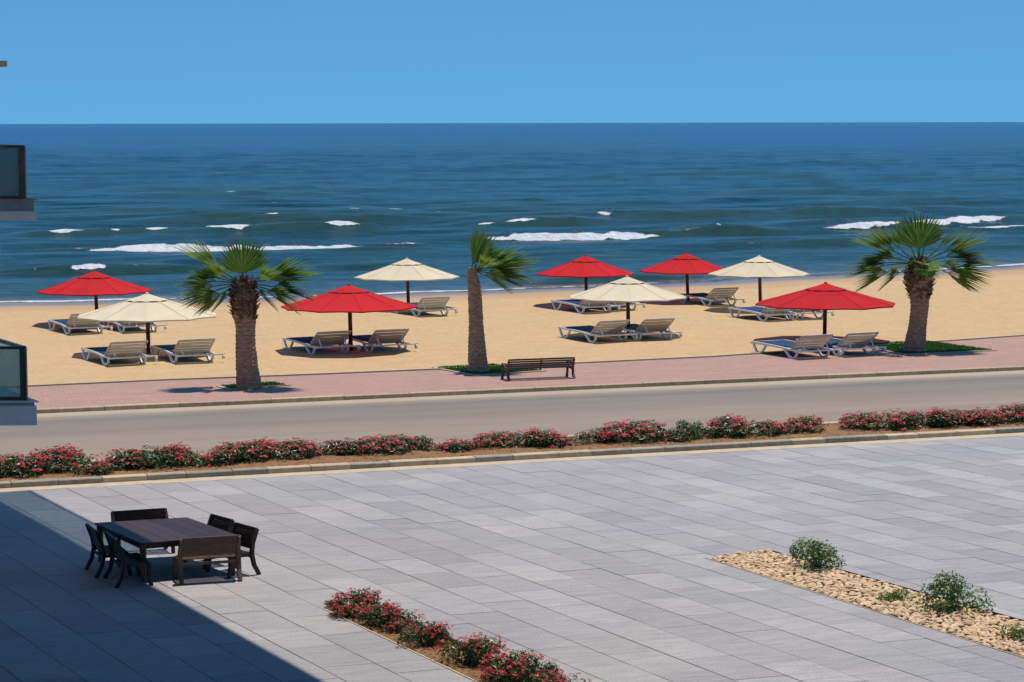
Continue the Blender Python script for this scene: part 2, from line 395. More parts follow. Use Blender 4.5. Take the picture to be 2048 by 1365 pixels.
for j, f in enumerate(fr):
    for i, s in enumerate(svals):
        u = bk_u[i] * (1 - f) + sh_u[i] * f
        ds = sh_u[i] - u                          # metres before the water line
        z = 0.0 if ds > 9 else WZ * (1 - ds / 9) ** 1.3
        z += .05 * (mnoise.noise(Vector((s * .35, u * .35, 0)))) * min(1, f * 8) * (1 if ds > 9 else ds / 9)
        if j == 0: z = 0.0
        vs.append(P(s, u, z)); wet.append(max(0, min(1, 1 - ds / 12)))
for dd, zz in ((2, WZ - .08), (10, WZ - .6), (40, -1.39)):
    for i, s in enumerate(svals): vs.append(P(s, sh_u[i] + dd, zz)); wet.append(1)
ns = len(svals); nr = len(fr) + 3
fs = [(j * ns + i, j * ns + i + 1, (j + 1) * ns + i + 1, (j + 1) * ns + i) for j in range(nr - 1) for i in range(ns - 1)]
m_.add(vs, fs); m_.attr = wet
tag(m_.build('beach_sand', M_SAND, smooth=True, attr='wet'), kind='structure')

# sea: fan shaped grid that follows the view outwards to the horizon
drow = np.concatenate([np.linspace(70, 95, 6), np.arange(96, 260, .42), 260 * 1.012 ** np.arange(0, 150), np.array([1800, 2300, 3000, 4500, 8000, 16000, 40000, 110000])])
drow = np.unique(drow)
krow = np.concatenate([[-6, -2.5, -1.2, -.7, -.45], np.linspace(-.30, .30, 520), [.45, .7, 1.2, 2.5, 6]])
D, K = np.meshgrid(drow, krow, indexing='ij')
X = K * D; Y = D.copy()
S = X * CD.x + Y * CD.y; U = X * MD.x + Y * MD.y
SU = np.interp(S, svals, sh_u); DS = U - SU
fade = np.clip((1400 - D) / 900, 0, 1)
Z = np.full_like(D, WZ)
amp = fade * np.clip(DS / 25, .08, 1)
chop = np.zeros_like(D)
for k in range(26):
    lam = 1.8 * 1.13 ** k; lam = min(lam, 28); th = rng.normal(0, .35); a = .0065 * lam ** .78
    kk = 2 * math.pi / lam; chop += a * np.sin(kk * (U * math.cos(th) + S * math.sin(th) * .8) + rng.uniform(0, 6.28))
Z += chop * amp * .75
foam = np.zeros_like(D); green = np.zeros_like(D)
def pnoise(x, seed=0):
    r = np.random.default_rng(seed); y = np.zeros_like(x)
    for k in range(5): y += np.sin(x * (.35 * 1.9 ** k) + r.uniform(0, 6.28)) / (1.5 ** k)
    return y / 2.2
def wave(pts, hgt, wb=3.2, wf=1.1, foams=(), seed=1, tap=4.0, gmul=.85):
    ww = [G(a, b, WZ + hgt * .6) for a, b in pts]
    ls = np.array([p.dot(CD) for p in ww]); lu = np.array([p.dot(MD) for p in ww])
    o = np.argsort(ls); ls = ls[o]; lu = lu[o]
    uc = np.interp(S, ls, lu) + .35 * pnoise(S * .6, seed)
    mask = np.clip((S - ls[0]) / tap, 0, 1) * np.clip((ls[-1] - S) / tap, 0, 1); mask = mask * mask * (3 - 2 * mask)
    x = U - uc
    prof = np.where(x > 0, np.exp(-(x / wb) ** 2), np.exp(-(x / wf) ** 2))
    global Z, green, foam
    Z += hgt * prof * mask * (1 + .25 * pnoise(S, seed + 9))
    green = np.maximum(green, mask * np.exp(-((x + wf * .6) / (wf * 1.5)) ** 2) * gmul)
    for (fa, fb, th, st) in foams:
        sa = G(fa, pts[0][1], WZ).dot(CD); sb = G(fb, pts[-1][1], WZ).dot(CD)
        # positions are given along the crest; find s from pixel columns on the crest line
        px = [a for a, b in pts]; 
        ss = [ (G(a, b, WZ + hgt * .6)).dot(CD) for a, b in pts]
        sa = np.interp(fa, px, ss); sb = np.interp(fb, px, ss)
        rl = min(3.0, abs(sb - sa) * .42); mm = np.clip((S - sa) / rl, 0, 1) * np.clip((sb - S) / rl, 0, 1)
        thk = th * .47 * (1 + .35 * pnoise(S * 1.3, seed + 5)) * np.clip(.85 + .5 * pnoise(S * 5, seed + 50), .25, 1.5) * (mm ** .8 + 1e-3)
        ff = st * np.exp(-np.abs((x + th * .35) / (thk + 1e-3)) ** 3) * mm ** .3
        foam = np.maximum(foam, ff)
        tail = .38 * np.exp(-((x - th * 1.4) / (th * 1.6)) ** 2) * mm
        foam = np.maximum(foam, tail)
wave([(-60, 500), (120, 494), (400, 490), (600, 488), (830, 480), (960, 478)], .42, 3.5, 1.5, [(158, 745, 3.6, 1.15), (740, 870, 1.5, .75), (120, 200, 1.0, .6)], 3, 8)
wave([(880, 470), (960, 468), (1100, 469), (1305, 464), (1460, 457), (1700, 455)], .42, 4, 1.7, [(950, 1312, 4.0, 1.2), (1300, 1420, .8, .6)], 4, 8)
wave([(1560, 456), (1650, 452), (1800, 448), (1900, 446), (2010, 439), (2120, 433)], .42, 4, 1.8, [(1630, 1800, 2.6, 1.0), (1800, 2008, 3.2, 1.1)], 5, 8)
wave([(1860, 451), (1960, 453), (2120, 451)], .18, 3, 1.6, [(1880, 2100, 1.6, .95)], 6, 6)
wave([(-80, 462), (100, 463), (300, 461), (480, 460), (720, 457), (860, 455)], .55, 5, 2.2, [(82, 172, 2.2, 1.1), (215, 240, 1.8, 1.05), (278, 342, 2.0, 1.1), (400, 500, 3.0, 1.15), (638, 722, 2.8, 1.1), (60, 560, .7, .62), (560, 800, .7, .55)], 7, 8)
wave([(-80, 534), (60, 534), (180, 531), (330, 528), (520, 527)], .42, 3.0, 1.3, [(130, 220, 1.8, 1.25), (60, 76, .7, .9), (240, 300, .7, .62)], 8, 7)
wave([(880, 444), (955, 442), (1080, 440), (1200, 438), (1330, 438)], .5, 5, 2.4, [(948, 985, 2.0, 1.05), (1000, 1076, 2.0, 1.1)], 9, 8)
wave([(160, 442), (420, 437), (700, 436), (940, 438)], .45, 6, 3, [(520, 560, 1.4, .9)], 10, 10)
wave([(1020, 430), (1200, 431), (1400, 428), (1640, 424), (1900, 420)], .5, 6, 3, [(1185, 1218, 2.2, 1.1)], 11, 12)
wave([(600, 420), (700, 420), (800, 419), (900, 421)], .35, 6, 3, [(690, 718, 2.0, .9), (770, 805, 2.2, .95), (850, 885, 1.6, .8)], 12, 10)
wave([(420, 402), (545, 401), (640, 400)], .3, 6, 3, [(536, 554, 2.4, 1.)], 13, 10)
wave([(380, 383), (460, 383), (560, 382)], .3, 7, 4, [(440, 480, 2.6, 1.)], 14, 10)
wave([(1280, 462), (1430, 459), (1600, 460)], .3, 4, 2, [(1420, 1440, 1.6, 1.)], 15, 8)
wave([(1340, 487), (1500, 485), (1700, 484), (1900, 480)], .35, 4, 2, [(1470, 1560, 1.1, .5)], 16, 10)
wave([(1010, 508), (1200, 507), (1350, 505)], .22, 4, 2, [], 17, 8)
wave([(1380, 502), (1600, 500), (1800, 495)], .22, 4, 2, [], 18, 8)
wave([(930, 562), (1080, 560), (1250, 554), (1480, 546)], .3, 2.4, 1.0, [(1130, 1300, .7, .5)], 19, 7)
wave([(520, 500), (700, 503), (900, 500)], .22, 4, 1.8, [(690, 900, .9, .46)], 20, 8)
wave([(560, 528), (760, 526), (1000, 522)], .16, 3, 1.6, [], 22, 8)
wave([(1600, 498), (1800, 492), (2120, 486)], .2, 4, 2, [], 23, 8)
r2 = np.random.default_rng(5)
for k in range(46):                              # small far swells
    py = r2.uniform(285, 450); px = r2.uniform(-50, 2100); L = r2.uniform(120, 420)
    d = F * 8.5 / (py - 246)
    wave([(px - L, py + 1.5), (px, py), (px + L, py - 1.5)], r2.uniform(.14, .34), 3 + d / 60, 1.6 + d / 110, [], 30 + k, L / F * d * .5, .5)
# shore wash
wob = .5 * pnoise(S * .5, 77)
foam = np.maximum(foam, np.clip(.72 + .45 * pnoise(S * .3, 55), .35, 1.05) * np.exp(-((DS - .9 - wob * .35) / .7) ** 2))
foam = np.maximum(foam, .36 * np.exp(-((DS - 4.6 - wob) / 2.4) ** 2) * np.clip(.6 + .6 * pnoise(S * .25, 3), 0, 1))
foam = np.maximum(foam, .33 * np.exp(-((DS - 9.5 - 2 * wob) / 2.5) ** 2) * np.clip(.4 + .8 * pnoise(S * .2, 13), 0, 1))
Z = np.where(DS < 3, np.minimum(Z, WZ + .03), Z)
shallow = np.clip(1 - (np.log(np.clip(DS, 1, None)) / math.log(900)), 0, 1)
shallow = np.where(DS < 2.2, 1, shallow)
nr_, nc_ = D.shape
co = np.stack([X, Y, Z], -1).reshape(-1, 3)
idx = np.arange(nr_ * nc_).reshape(nr_, nc_)
qd = np.stack([idx[:-1, :-1], idx[:-1, 1:], idx[1:, 1:], idx[1:, :-1]], -1).reshape(-1, 4)
me = bpy.data.meshes.new('sea'); me.vertices.add(len(co)); me.vertices.foreach_set('co', co.ravel())
me.loops.add(qd.size); me.loops.foreach_set('vertex_index', qd.ravel().astype(np.int32))
me.polygons.add(len(qd)); me.polygons.foreach_set('loop_start', np.arange(0, qd.size, 4, dtype=np.int32))
me.polygons.foreach_set('use_smooth', np.ones(len(qd), dtype=bool))
for nm, arr in (('foam', foam), ('green', green), ('shallow', shallow)):
    at = me.attributes.new(nm, 'FLOAT', 'POINT'); at.data.foreach_set('value', arr.ravel().astype(np.float32))
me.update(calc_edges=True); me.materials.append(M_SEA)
sea = bpy.data.objects.new('sea', me); sc.collection.objects.link(sea); tag(sea, kind='structure')

# sidewalk, road, kerbs, bed -------------------------------------------------
sb = MB()
sv2 = [SL] + list(np.linspace(-60, 160, 45)) + [SR]
for a, b in zip(sv2[:-1], sv2[1:]):
    ua, ub = interp_u(back, a), interp_u(back, b)
    sb.add([P(a, U_RD1 + .22, .0), P(b, U_RD1 + .22, .0), P(b, ub, .0), P(a, ua, .0)], [(0, 1, 2, 3)])
tag(sb.build('pavement', M_PINK), kind='structure')
eb = MB()
for a, b in zip(sv2[:-1], sv2[1:]):
    ua, ub = interp_u(back, a), interp_u(back, b)
    eb.add([P(a, ua - .1, .004), P(b, ub - .1, .004), P(b, ub - .1, .05), P(a, ua - .1, .05), P(a, ua + .04, .05), P(b, ub + .04, .05), P(b, ub + .04, -.1), P(a, ua + .04, -.1)], [(0, 1, 2, 3), (3, 2, 5, 4), (4, 5, 6, 7)])
tag(eb.build('pavement_edging', M_EDGE), kind='structure')
rd = MB(); na = 24
for j in range(na):
    f0, f1 = j / na, (j + 1) / na
    rd.add([P(SL, U_RD0 + (U_RD1 - U_RD0) * f0, -.12), P(SR, U_RD0 + (U_RD1 - U_RD0) * f0, -.12), P(SR, U_RD0 + (U_RD1 - U_RD0) * f1, -.12), P(SL, U_RD0 + (U_RD1 - U_RD0) * f1, -.12)], [(0, 1, 2, 3)])
    rd.attr[-4:] = [f0, f0, f1, f1]
tag(rd.build('road', M_ROAD, attr='across'), kind='structure')
def kerb(name, u0, u1, z0, z1, lens, mats, vis, seedk):
    rr = random.Random(seedk)
    root = MB().box(0, 1, 0, 1, 0, 1)             # bedding under the stones
    rb = MB(); rb.poly(strip(SL, SR, u0 + .03, u1 - .01), z0 - .3, z1 - .05)
    root = tag(rb.build(name, M_JOINT), kind='structure')
    s = vis[0]; far = MB()
    rot = Matrix.Rotation(math.atan2(CD.y, CD.x), 4, 'Z')
    last = 0
    while s < vis[1]:
        L = rr.uniform(*lens)
        mt = mats[rr.choice([0, 0, 1, 1])] if len(mats) > 1 else mats[0]
        dz = rr.uniform(-.006, .006); du = rr.uniform(-.006, .006); b = .018
        x0, x1, y0, y1 = s + .008, s + L - .008, u0 + du, u1 + du
        vs = [(x0, y0, z0 - .1), (x1, y0, z0 - .1), (x1, y1, z0 - .1), (x0, y1, z0 - .1),
              (x0, y0, z1 - b + dz), (x1, y0, z1 - b + dz), (x1, y1, z1 + dz), (x0, y1, z1 + dz), (x0, y0 + b, z1 + dz), (x1, y0 + b, z1 + dz)]
        k = MB(); k.add([rot @ Vector(v) for v in vs], [(0, 1, 5, 4), (4, 5, 9, 8), (8, 9, 6, 7), (2, 3, 7, 6), (1, 2, 6, 9, 5), (3, 0, 4, 8, 7)])
        k.build('kerb_stone', mt, root)
        s += L
    for a, bb in ((SL, vis[0]), (s, SR)):
        k = MB(); k.poly(strip(a, bb, u0, u1), z0 - .1, z1); o = k.build('kerb_run', mats[0], root)
    return root
def s_at(px, py): return G(px, py).dot(CD)
kerb('near_kerb', U_KB, U_BED1, 0, .13, (.85, 1.25), [M_KGREY, M_KTAN], (s_at(-60, 980), s_at(2100, 862)), 3)
kerb('far_kerb', U_RD1, U_RD1 + .22, -.12, .012, (1.2, 2.4), [M_KFAR], (s_at(20, 826), s_at(2100, 737)), 4)
kerb('road_side_kerb', U_RD0 - .22, U_RD0, -.12, .10, (1.0, 1.4), [M_KTAN], (s_at(-60, 922), s_at(2100, 836)), 5)
tag(MB().poly(strip(SL, SR, U_GUT, U_KB + .02), -.2, .004).build('gutter_strip', M_STRIP), kind='structure')
# mulch bed, uneven
mb = MB(); n1, n2 = 420, 10; sA, sB = s_at(-120, 950), s_at(2150, 860)
vs = []
for j in range(n2 + 1):
    for i in range(n1 + 1):
        s = sA + (sB - sA) * i / n1; u = U_BED1 - .02 + (U_RD0 - .2 - U_BED1) * j / n2
        z = .07 + .035 * mnoise.noise(Vector((s * 2.2, u * 2.2, 1))) + .04 * math.sin(math.pi * j / n2)
        vs.append(P(s, u, z))
mb.add(vs, [(j * (n1 + 1) + i, j * (n1 + 1) + i + 1, (j + 1) * (n1 + 1) + i + 1, (j + 1) * (n1 + 1) + i) for j in range(n2) for i in range(n1)])
tag(mb.build('planting_bed_soil', M_MULCH, smooth=True), kind='structure')

# plaza ----------------------------------------------------------------------
def in_poly(p, poly):
    s = None
    for i in range(len(poly)):
        a, b = poly[i], poly[(i + 1) % len(poly)]
        c = (b[0] - a[0]) * (p[1] - a[1]) - (b[1] - a[1]) * (p[0] - a[0])
        if s is None: s = c > 0
        elif (c > 0) != s: return False
    return True
def ccw(poly):
    a = sum(poly[i][0] * poly[(i + 1) % len(poly)][1] - poly[(i + 1) % len(poly)][0] * poly[i][1] for i in range(len(poly)))
    return poly if a > 0 else poly[::-1]
def clip_half(poly, a, b, keep_in):
    outp = []; n = len(poly)
    def sd(p): 
        v = (b[0] - a[0]) * (p[1] - a[1]) - (b[1] - a[1]) * (p[0] - a[0]); return v if keep_in else -v
    for i in range(n):
        p, q = poly[i], poly[(i + 1) % n]; dp, dq = sd(p), sd(q)
        if dp >= 0: outp.append(p)
        if dp * dq < 0: t = dp / (dp - dq); outp.append((p[0] + (q[0] - p[0]) * t, p[1] + (q[1] - p[1]) * t))
    return outp
def subtract(poly, hole):
    hole = ccw(hole); pieces = []; cur = poly
    for i in range(len(hole)):
        a, b = hole[i], hole[(i + 1) % len(hole)]
        o = clip_half(cur, a, b, False)
        if len(o) >= 3 and abs(area(o)) > 1e-4: pieces.append(o)
        cur = clip_half(cur, a, b, True)
        if len(cur) < 3: break
    return pieces
def area(p): return .5 * sum(p[i][0] * p[(i + 1) % len(p)][1] - p[(i + 1) % len(p)][0] * p[i][1] for i in range(len(p)))
def xy(v): return (v[0], v[1])
fb0 = G(648, 1220); fbd = unit(G(952, 1365) - fb0); fw_ = CD * .97
FBED = ccw([xy(fb0), xy(fb0 + fbd * 11), xy(fb0 + fbd * 11 + fw_), xy(fb0 + fw_)])
rk0, rk1 = G(1410, 1117), G(1534, 1100)
rkd = unit(G(2048, 1317) - rk0); rkd2 = unit(G(2048, 1243) - rk1)
RBED = ccw([xy(rk0), xy(rk0 + rkd * 16), xy(rk1 + rkd2 * 16), xy(rk1)])
tw, tl = .885, 1.5
root = MB().poly([xy(P(-90, U_GUT + .01)), xy(P(110, U_GUT + .01)), xy(P(110, -30)), xy(P(-90, -30))], -.35, -.034)
# keep the base open below the beds
plaza = tag(root.build('plaza', M_JOINT), kind='structure')
og = P(0, U_GUT)
cells = []
cross = abs(CD.x * TD.y - CD.y * TD.x)
lane_n = 0
phase = G(952, 1365)  # a long joint passes here
def st_of(p):  # p = og + a*CD - b*TD
    q = Vector((p[0], p[1], 0)) - og
    det = CD.x * (-TD.y) - CD.y * (-TD.x)
    a = (q.x * (-TD.y) - q.y * (-TD.x)) / det; b = (CD.x * q.y - CD.y * q.x) / det; return a, b
a_ph = st_of(fb0)[0]
for li in range(-34, 44):
    a0 = a_ph + li * tw; off = (li % 2) * tl / 2
    bi = -1
    while True:
        b0 = -off + (bi + 1) * tl; b1 = b0 + tl
        b0c = max(0, b0); bi += 1
        if b1 <= .05: continue
        if b0 > 27: break
        gp = .008; gq = .0035
        q = [og + CD * (a0 + gp) - TD * (b0c + gq), og + CD * (a0 + tw - gp) - TD * (b0c + gq), og + CD * (a0 + tw - gp) - TD * (b1 - gq), og + CD * (a0 + gp) - TD * (b1 - gq)]
        c = sum((v for v in q), Vector()) / 4
        if c.y < 28 or abs(c.x) > .34 * c.y + 6: continue
        cells.append((c, [xy(v) for v in q]))
cm = [c for c, _ in cells]
invM = MC.inverted()
def topix(p):
    q = invM @ Vector(p); return (1024 + F * q.x / -q.z, 682.5 - F * q.y / -q.z)
vis = []; rest = []
for c, q in cells:
    x, y = topix((c.x, c.y, 0)); inside = -60 < x < 2108 and 850 < y < 1400
    (vis if inside else rest).append((c, q))
vis.sort(key=lambda t: t[0].y); rest += vis[300:]; vis = vis[:300]
def paver_add(mbx, q, rr):
    polys = [q]
    for hole in (FBED, RBED):
        nx = []
        for pl in polys: nx += subtract(pl, hole)
        polys = nx
    z = rr.uniform(-.0025, .0025); mbx.a = rr.random() ** 1.0
    for pl in polys: mbx.poly(pl, -.03, z)
    return len(polys) > 0
rr = random.Random(11)
for c, q in vis:
    k = MB()
    if paver_add(k, q, rr): k.build('paver', M_PAVER, plaza, attr='tone')
k = MB()
for c, q in rest: paver_add(k, q, rr)
tag(k.build('paver_field', M_PAVER, plaza, attr='tone'), kind='stuff')

# beds in the plaza
def bed_top(poly, name, mat, z):
    b = MB(); b.add([(p[0], p[1], z) for p in poly], [tuple(range(len(poly)))]); return tag(b.build(name, mat), kind='structure')
bed_top(FBED, 'flower_bed_soil', M_MULCH, -.030)
rocks_root = bed_top(RBED, 'rock_bed_soil', M_BEDSAND, -.031)
def edging(name, a, b, inward, th, z1, mat, z0=-.033):
    d = unit(b - a); n_ = inward.normalized()
    return tag(MB().poly([xy(a), xy(b), xy(b + n_ * th), xy(a + n_ * th)], z0, z1).build(name, mat), kind='structure')
edging('flower_bed_edging', fb0, fb0 + fbd * 11, CD, .03, .012, M_EDGE)
edging('flower_bed_back_edging', fb0 + fw_ - CD * .03, fb0 + fw_ - CD * .03 + fbd * 11, CD, .026, .03, M_DARKEDGE)
edging('rock_bed_edging', rk0, rk0 + rkd * 16, MD + CD * .3, .06, .012, M_STRIP)
edging('rock_bed_back_edging', rk1 - MD * .03, rk1 - MD * .03 + rkd2 * 16, MD, .026, .02, M_DARKEDGE)
# chips in soil beds (stuff)
def tet_chip(mbx, c, s, rr):
    a = rr.uniform(0, 6.28); ca, sa = math.cos(a), math.sin(a); l, w_, h = s * rr.uniform(.8, 1.6), s * rr.uniform(.3, .6), s * rr.uniform(.15, .5)
    t = rr.uniform(-.3, .3) * s
    vs = [(-l, -w_, 0), (l, -w_ * .6, t), (l * .8, w_, t + h * .4), (-l * .7, w_, h * .3), (0, 0, h)]
    mbx.add([(c.x + x * ca - y * sa, c.y + x * sa + y * ca, c.z + z) for x, y, z in vs], [(0, 1, 4), (1, 2, 4), (2, 3, 4), (3, 0, 4)])
ch = MB()
for _ in range(5200):
    s = rr.uniform(sA, sB); u = rr.uniform(U_BED1 + .05, U_RD0 - .28)
    tet_chip(ch, P(s, u, .085 + .035 * mnoise.noise(Vector((s * 2.2, u * 2.2, 1)))), rr.uniform(.03, .07), rr)
tag(ch.build('bark_mulch', M_CHIP), 'orange bark mulch between the flowering shrubs beside the road', 'mulch', kind='stuff')
ch = MB()
for _ in range(1800):
    p = fb0 + fbd * rr.uniform(0, 9) + CD * rr.uniform(.05, .92); p.z = -.028; tet_chip(ch, p, rr.uniform(.02, .045), rr)
tag(ch.build('bark_mulch', M_CHIP), 'orange bark mulch in the narrow flower bed cut into the plaza', 'mulch', kind='stuff')
# rocks: 8 shared shapes
rock_meshes = []
for i in range(8):
    r_ = random.Random(i); k = MB(); vs = []
    for (z, sc_, n_) in ((-.25, .9, 6), (.25, 1, 6), (.62, .62, 6)):
        for q in range(n_):
            a = 2 * math.pi * q / n_ + r_.uniform(-.3, .3); rad = sc_ * r_.uniform(.75, 1.15)
            vs.append((math.cos(a) * rad, math.sin(a) * rad * .72, z + r_.uniform(-.13, .13)))
    vs.append((r_.uniform(-.2, .2), r_.uniform(-.2, .2), .72))
    fs = [(j * 6 + q, j * 6 + (q + 1) % 6, (j + 1) * 6 + (q + 1) % 6, (j + 1) * 6 + q) for j in range(2) for q in range(6)] + [(12 + q, 12 + (q + 1) % 6, 18) for q in range(6)]
    k.add(vs, fs); rock_meshes.append((k.mesh('stone', M_STONE), vs, fs))
pts = []
L1 = 13.2
def ok(p, r):
    return all((p - q).length_squared > ((r + rq) * .62) ** 2 for q, rq in pts)
tries = 0
grid = {}
while tries < 14000 and len(pts) < 2000:
    tries += 1
    t = rr.uniform(0, 1); f = rr.uniform(.05, .96); dd = rr.uniform(.03, L1)
    A = rk0 + rkd * dd; B = rk1 + rkd2 * dd; p = A.lerp(B, f)
    r = rr.uniform(.04, .095) * (1.2 if rr.random() < .2 else 1)
    cx, cy = int(p.x / .25), int(p.y / .25); good = True
    for ax in (-1, 0, 1):
        for ay in (-1, 0, 1):
            for q, rq in grid.get((cx + ax, cy + ay), ()):
                if (p - q).length_squared < ((r + rq) * .66) ** 2: good = False
    if good: pts.append((p, r)); grid.setdefault((cx, cy), []).append((p, r))
def isvis(p):
    x, y = topix((p.x, p.y, 0)); return 0 < x < 2048 and y < 1365
pts.sort(key=lambda t: -(t[1] / t[0].y if isvis(t[0]) else 0))
for p, r in pts[:300]:
    o = bpy.data.objects.new('stone', rr.choice(rock_meshes)[0]); sc.collection.objects.link(o); o.parent = rocks_root
    o.location = (p.x, p.y, -.03 + r * .25); o.rotation_euler = (rr.uniform(-.25, .25), rr.uniform(-.25, .25), rr.uniform(0, 6.28)); o.scale = (r * 1.25, r * 1.1, r * rr.uniform(.45, .75))
k = MB()
for p, r in pts[300:]:
    me_, vs, fs = rr.choice(rock_meshes); m4 = Matrix.Translation((p.x, p.y, -.03 + r * .25)) @ Matrix.Rotation(rr.uniform(0, 6.28), 4, 'Z') @ Matrix.Rotation(rr.uniform(-.25, .25), 4, 'X') @ Matrix.Diagonal((r * 1.25, r * 1.1, r * rr.uniform(.6, .95), 1))
    k.add([m4 @ Vector(v) for v in vs], fs)
tag(k.build('stones', M_STONE, rocks_root), kind='stuff')

# ------------------------------------------------------------------ grass patches by the palms
def grass_patch(corners, label, n, edge_from=0, edge_to=99, seed=1, hgt=.09):
    r_ = random.Random(seed); pts_ = [G(*c) for c in corners]; poly = [xy(p) for p in pts_]
    pl = ccw(poly)
    tag(MB().poly(pl, -.05, .012).build('grass_soil', M_TURF), kind='structure')
    k = MB(); xs = [p[0] for p in pl]; ys = [p[1] for p in pl]; c = 0
    while c < n:
        x, y = r_.uniform(min(xs), max(xs)), r_.uniform(min(ys), max(ys))
        if not in_poly((x, y), pl): continue
        c += 1; a = r_.uniform(0, 6.28); h = hgt * r_.uniform(.5, 1.2); w_ = .022; l = r_.uniform(.0, .07); b = r_.uniform(0, 6.28)
        k.a = r_.random()
        k.add([(x - w_ * math.cos(a), y - w_ * math.sin(a), .01), (x + w_ * math.cos(a), y + w_ * math.sin(a), .01), (x + l * math.cos(b), y + l * math.sin(b), h)], [(0, 1, 2)])
    tag(k.build('grass', M_GRASS, attr='tone'), label, 'grass', kind='stuff')
    cen = sum(pts_, Vector()) / len(pts_)
    e = MB()
    for i in range(edge_from, min(edge_to, len(pts_))):
        a, b = pts_[i], pts_[(i + 1) % len(pts_)]
        oa, ob = (a - cen).normalized() * .16, (b - cen).normalized() * .16
        q = [xy(a), xy(b), xy(b + ob), xy(a + oa)]
        e.poly(q, .004, .035)
    tag(e.build('grass_edging', M_EDGE), kind='structure')
grass_patch([(442, 774), (462, 779), (572, 772), (548, 767)], 'tiny square of grass round the foot of the leftmost palm', 2500, 0, 2, 1)
grass_patch([(872, 737), (950, 752), (1084, 743), (985, 731)], 'grass patch under the middle palm behind the wooden bench', 7000, 0, 2, 2)
grass_patch([(1716, 692), (1811, 710), (1985, 702), (1845, 683)], 'bright green grass diamond round the rightmost palm', 12000, 0, 2, 3)

# ------------------------------------------------------------------ palms
def frond(base, az, el, pet, fan, roll=0, seed=0, nseg=24, half=False, spread=105, green=.5, fold=.0):
    r_ = random.Random(seed); k = MB()
    d = Vector((math.cos(az) * math.cos(el), math.sin(az) * math.cos(el), math.sin(el)))
    side = Vector((-math.sin(az), math.cos(az), 0)); side = Matrix.Rotation(roll, 3, d) @ side
    upv = side.cross(d) * -1
    # petiole with slight droop
    pts_ = []; n = 6; p = Vector(base); dd = d.copy()
    for i in range(n + 1):
        pts_.append(p.copy()); p = p + dd * (pet / n); dd = (dd + Vector((0, 0, -.045 * math.cos(el)))).normalized()
    k.a = green * .6 + .15
    k.beam(pts_, [.06 * (1 - .55 * i / n) for i in range(n + 1)], [.03] * (n + 1))
    H = pts_[-1]; d = dd; side = (side - d * side.dot(d)).normalized(); upv = d.cross(side)
    for s in range(nseg):
        t = (s + .5) / nseg * 2 - 1
        ang = R(spread) * t + r_.uniform(-.03, .03)
        L = fan * (1.0 - .28 * abs(t) ** 1.6) * r_.uniform(.9, 1.06)
        dirv = d * math.cos(ang) + side * math.sin(ang)
        # palmate blade is cupped: outer segments lift out of the plane
        dirv = (dirv + upv * (.28 * abs(t) ** 1.5 + fold * abs(t))).normalized()
        if half and dirv.x < -.03: continue
        perp = (side * math.cos(ang) - d * math.sin(ang))
        wmax = fan * .088
        vs = []; q = H.copy(); dv = dirv.copy(); ns_ = 7
        droop = r_.uniform(.06, .12)
        for i in range(ns_ + 1):
            f = i / ns_
            w_ = wmax * (.22 + 1.6 * f) if f < .38 else wmax * (1.05) * max(0, (1 - (f - .38) / .62)) ** .8 * .8 + .002
            if f < .38: w_ = fan * f * R(spread) * 2 / nseg * .62 + .004
            up = dv.cross(perp); zz = .35 * w_
            vs += [q - perp * w_ * .5, q + up * zz * (-.5 if s % 2 else .5), q + perp * w_ * .5]
            q = q + dv * (L / ns_)
            dv = (dv + Vector((0, 0, -1)) * droop * max(0, f - .15) * (1.2 - .5 * abs(dv.z))).normalized()
        k.a = min(1, max(0, green + r_.uniform(-.25, .3)))
        fs = []
        for i in range(ns_):
            b = 3 * i; fs += [(b, b + 1, b + 4, b + 3), (b + 1, b + 2, b + 5, b + 4)]
        k.add(vs, fs)
        # paler tips
        for j in range(6): k.attr[-1 - j] = min(1, k.a + .3)
    return k
